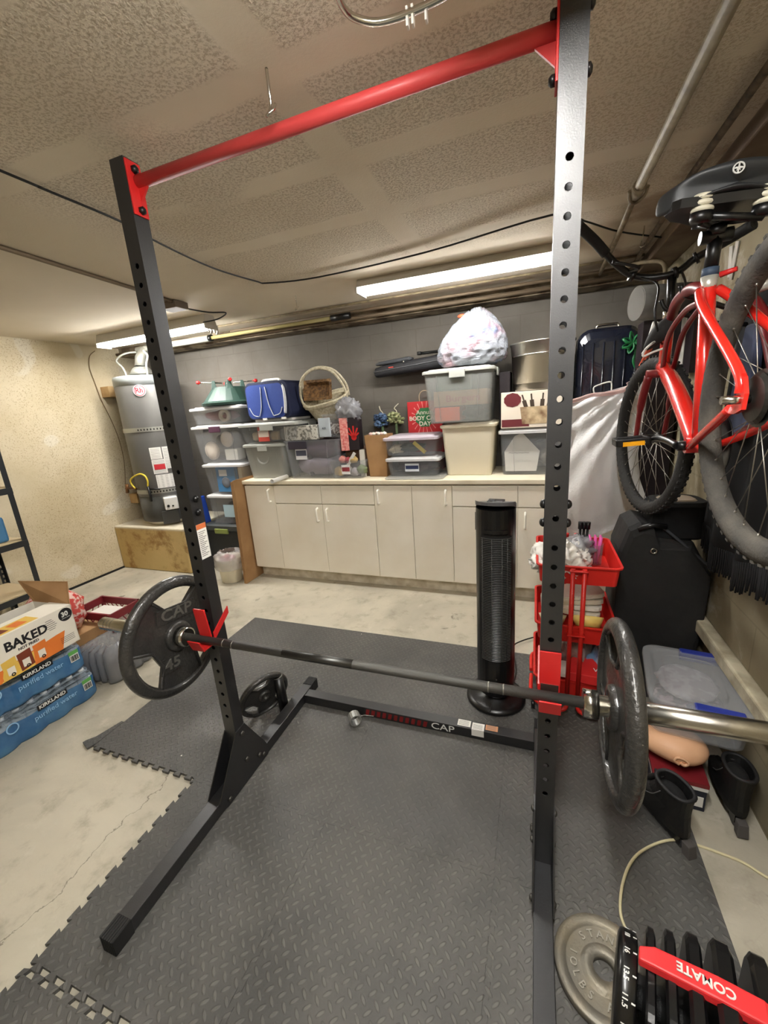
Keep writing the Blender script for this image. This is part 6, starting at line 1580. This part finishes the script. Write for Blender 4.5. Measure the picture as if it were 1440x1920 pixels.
ink.mat4(fr_(-.175, .062)).text('LESS FAT', .013, .0004)
ink.mat4(fr_(.238, .168)).fill([circ(.034, 24)], 0, .0006)
MB().mat4(fr_(.235, .171)).text('30', .034, .0009, fat=.0012).mat4(fr_(.238, .151)).text('SNACK BAGS', .007, .0009).build('white_print', M('white_print', (225, 225, 220), .6), t)
MB().mat4(fr_(0, 0)).fill([[(-.245, .0), (.135, .0), (.165, .09), (.12, .088), (-.2, .05), (-.26, .05)]], 0, .0003).build('orange_print', ORG, t)
MB().mat4(fr_(0, 0)).fill([[(-.14, .0), (.0, .0), (.01, .07), (-.12, .06)]], .0003, .0004).build('yellow_print', YEL, t)
for i, (y, mt) in enumerate(((-.165, ORG), (-.095, YEL), (-.03, BRN), (.04, ORG))):
    MB().mat4(fr_(y, .046 + .003 * i, 4)).fill([[(-.030, -.045), (.030, -.042), (.032, .044), (-.028, .042)]], .0004, .0007).build('bag_picture', mt, t)
    MB().mat4(fr_(y, .038 + .003 * i)).bb(-.015, .017, -.025, .012, .0007, .001).build('bag_label', M('carton_white', (232, 226, 212), .6), t)
    MB().mat4(fr_(y + .004, .012 + .003 * i)).fill([circ(.009, 16), circ(.004, 12)], .0010, .0013).build('ring_print', INK, t)
m = MB()
m.at((0, 0, h + .0028)).bb(.03, .12, -.26, .13, 0, .0003); m.build('top_yellow_print', YEL, t)
for i, (y, mt) in enumerate(((-.17, ORG), (-.09, YEL), (-.02, BRN), (.06, ORG))):
    MB().at((.075, y, h + .0032), (0, 0, 8)).bb(-.03, .03, -.028, .028, 0, .0003).bb(-.0, .015, -.015, .015, .0003, .0005).build('bag_picture', mt, t)
# raised brown flap at the far end
MB().hexa([(-.13, .272, h), (.135, .272, h), (.135, .275, h), (-.13, .275, h), (-.25, .30, h + .10), (.03, .36, h + .085), (.03, .363, h + .085), (-.25, .303, h + .10)]).build('open_flap', CARD, t)
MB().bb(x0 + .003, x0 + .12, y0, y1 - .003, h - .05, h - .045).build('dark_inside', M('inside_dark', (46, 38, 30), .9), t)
# patterned red plastic bag further back
t = blob('snack_bag', 'shiny red patterned plastic bag behind the open carton flap', 'bag', (-2.28, .42, .33), (.15, .18, .16), M('red_pattern_bag', (200, 70, 66), .25, col2=(232, 196, 186), nscale=34, nlo=.48, nhi=.56, coat=.4), seed=81, amp=.25, ridge=True)
boxt('carton', 'low carton on the floor carrying the red patterned plastic bag', 'box', -2.46, -2.13, .22, .62, FL, .19, CARD)
# maroon crate
t = thing('milk_crate', 'dark red plastic crate with open lattice sides behind the barbell sleeve', 'crate', (-2.22, .70, FL), 3)
MR = M('crate_maroon', (116, 22, 34), .5)
m = MB()
cw, cd, ch = .34, .22, .27
for s in (-1, 1):
    m.bb(-cw / 2, cw / 2, s * cd / 2 - .006, s * cd / 2 + .006, ch - .05, ch); m.bb(s * cw / 2 - .006, s * cw / 2 + .006, -cd / 2, cd / 2, ch - .05, ch)
    m.bb(-cw / 2, cw / 2, s * cd / 2 - .006, s * cd / 2 + .006, 0, .03); m.bb(s * cw / 2 - .006, s * cw / 2 + .006, -cd / 2, cd / 2, 0, .03)
    for u_ in (-1, 1): m.bb(s * cw / 2 - .012, s * cw / 2 + .008, u_ * cd / 2 - .012, u_ * cd / 2 + .008, 0, ch)
    for k in range(8):
        f = -cw / 2 + cw * (k + .5) / 8
        for sg in (-1, 1):
            m.tube([(f - sg * .08, s * cd / 2, .03), (f + sg * .08, s * cd / 2, ch - .05)], .004, 4) if abs(f + .08) < cw / 2 and abs(f - .08) < cw / 2 else None
            if abs(f) + .05 < cd / 2: m.tube([(s * cw / 2, f - sg * .05, .03), (s * cw / 2, f + sg * .05, ch - .05)], .004, 4)
m.bb(-cw / 2, cw / 2, -cd / 2, cd / 2, 0, .008)
m.build('frame', MR, t)
o = boxt('paper_stack', 'white printed papers standing in the dark red crate', 'paper', -2.32, -2.12, .63, .76, .0, .22, PAPER, rz=4)
t = thing('red_rack', 'small dark red wire rack lying on the grey bottle pack', 'rack', (-1.86, .60, .197), 35)
m = MB()
for k in range(5): m.tube([(-.10, -.03 + .015 * k, .006), (.10, -.03 + .015 * k, .006)], .004, 6)
m.tube([(-.10, -.035, .006), (-.10, .035, .006)], .006, 6).tube([(.10, -.035, .006), (.10, .035, .006)], .006, 6); m.build('wires', MR, t)
# boltless shelving unit against the left wall
t = thing('shelving_unit', 'black steel slotted shelving unit against the left wall', 'shelf', (0, 0, 0))
BS = M('shelf_black', (30, 34, 38), .4)
def slotpost(x, y, px_, py_):
    m = MB(); m.bb(x, x + px_ * .035, y, y - py_ * -.0022, FL, 1.42); m.bb(x, x + px_ * .0022, y, y + py_ * .035, FL, 1.42)
    p_ = m.build('post', BS, t)
    s_ = MB()
    for k in range(34):
        z = .03 + k * .041
        s_.hexa([(x + px_ * .012, y - .0006, z), (x + px_ * .020, y - .0006, z), (x + px_ * .020, y - .0001, z), (x + px_ * .012, y - .0001, z), (x + px_ * .012, y - .0006, z + .022), (x + px_ * .020, y - .0006, z + .022), (x + px_ * .020, y - .0001, z + .022), (x + px_ * .012, y - .0001, z + .022)])
        s_.bb(x + px_ * .0023, x + px_ * .0028, y + py_ * .010, y + py_ * .020, z, z + .022)
    s_.build('slots', M('slot_light', (150, 142, 124), .8), p_)
XS = -3.06
slotpost(XS, .80, -1, -1); slotpost(XL + .03, .80, 1, -1); slotpost(XS, -.12, -1, 1); slotpost(XL + .03, -.12, 1, 1)
for z in (.26, .66, 1.06, 1.38):
    m = MB(); m.bb(XS - .003, XS + .004, -.12, .80, z - .045, z); m.bb(XL + .03, XL + .04, -.12, .80, z - .045, z); m.bb(XL + .03, XS, .793, .80, z - .045, z); m.bb(XL + .03, XS, -.12, -.113, z - .045, z)
    m.build('beam', BS, t)
    MB().bb(XL + .035, XS - .005, -.112, .792, z, z + .010).build('board', M('particle_board', (196, 176, 140), .85), t)
boxt('blue_water_pack', 'bright blue wrapped package on the shelf at the left edge', 'package', -3.35, -3.10, .45, .72, .671, .86, M('shelf_blue', (70, 124, 168), .3), bev=.02)
boxt('black_tote', 'black tote on the floor between the shelf and the snack carton', 'storage bin', -3.0, -2.62, -.1, .32, FL, .42, M('tote_black', (24, 26, 28), .5), bev=.02)

# ================================================================ LIGHT AND RENDER SETTINGS
wd = bpy.data.worlds.new('world'); sc.world = wd; wd.use_nodes = True
wd.node_tree.nodes['Background'].inputs[0].default_value = (.9, .85, .78, 1)
wd.node_tree.nodes['Background'].inputs[1].default_value = .02
sc.view_settings.view_transform = 'Standard'
sc.view_settings.look = 'None'
sc.view_settings.gamma = 1
sc.view_settings.use_curve_mapping = False
sc.view_settings.exposure = 1.5
sc.cycles.transparent_max_bounces = 32
sc.cycles.max_bounces = 10
sc.cycles.diffuse_bounces = 5
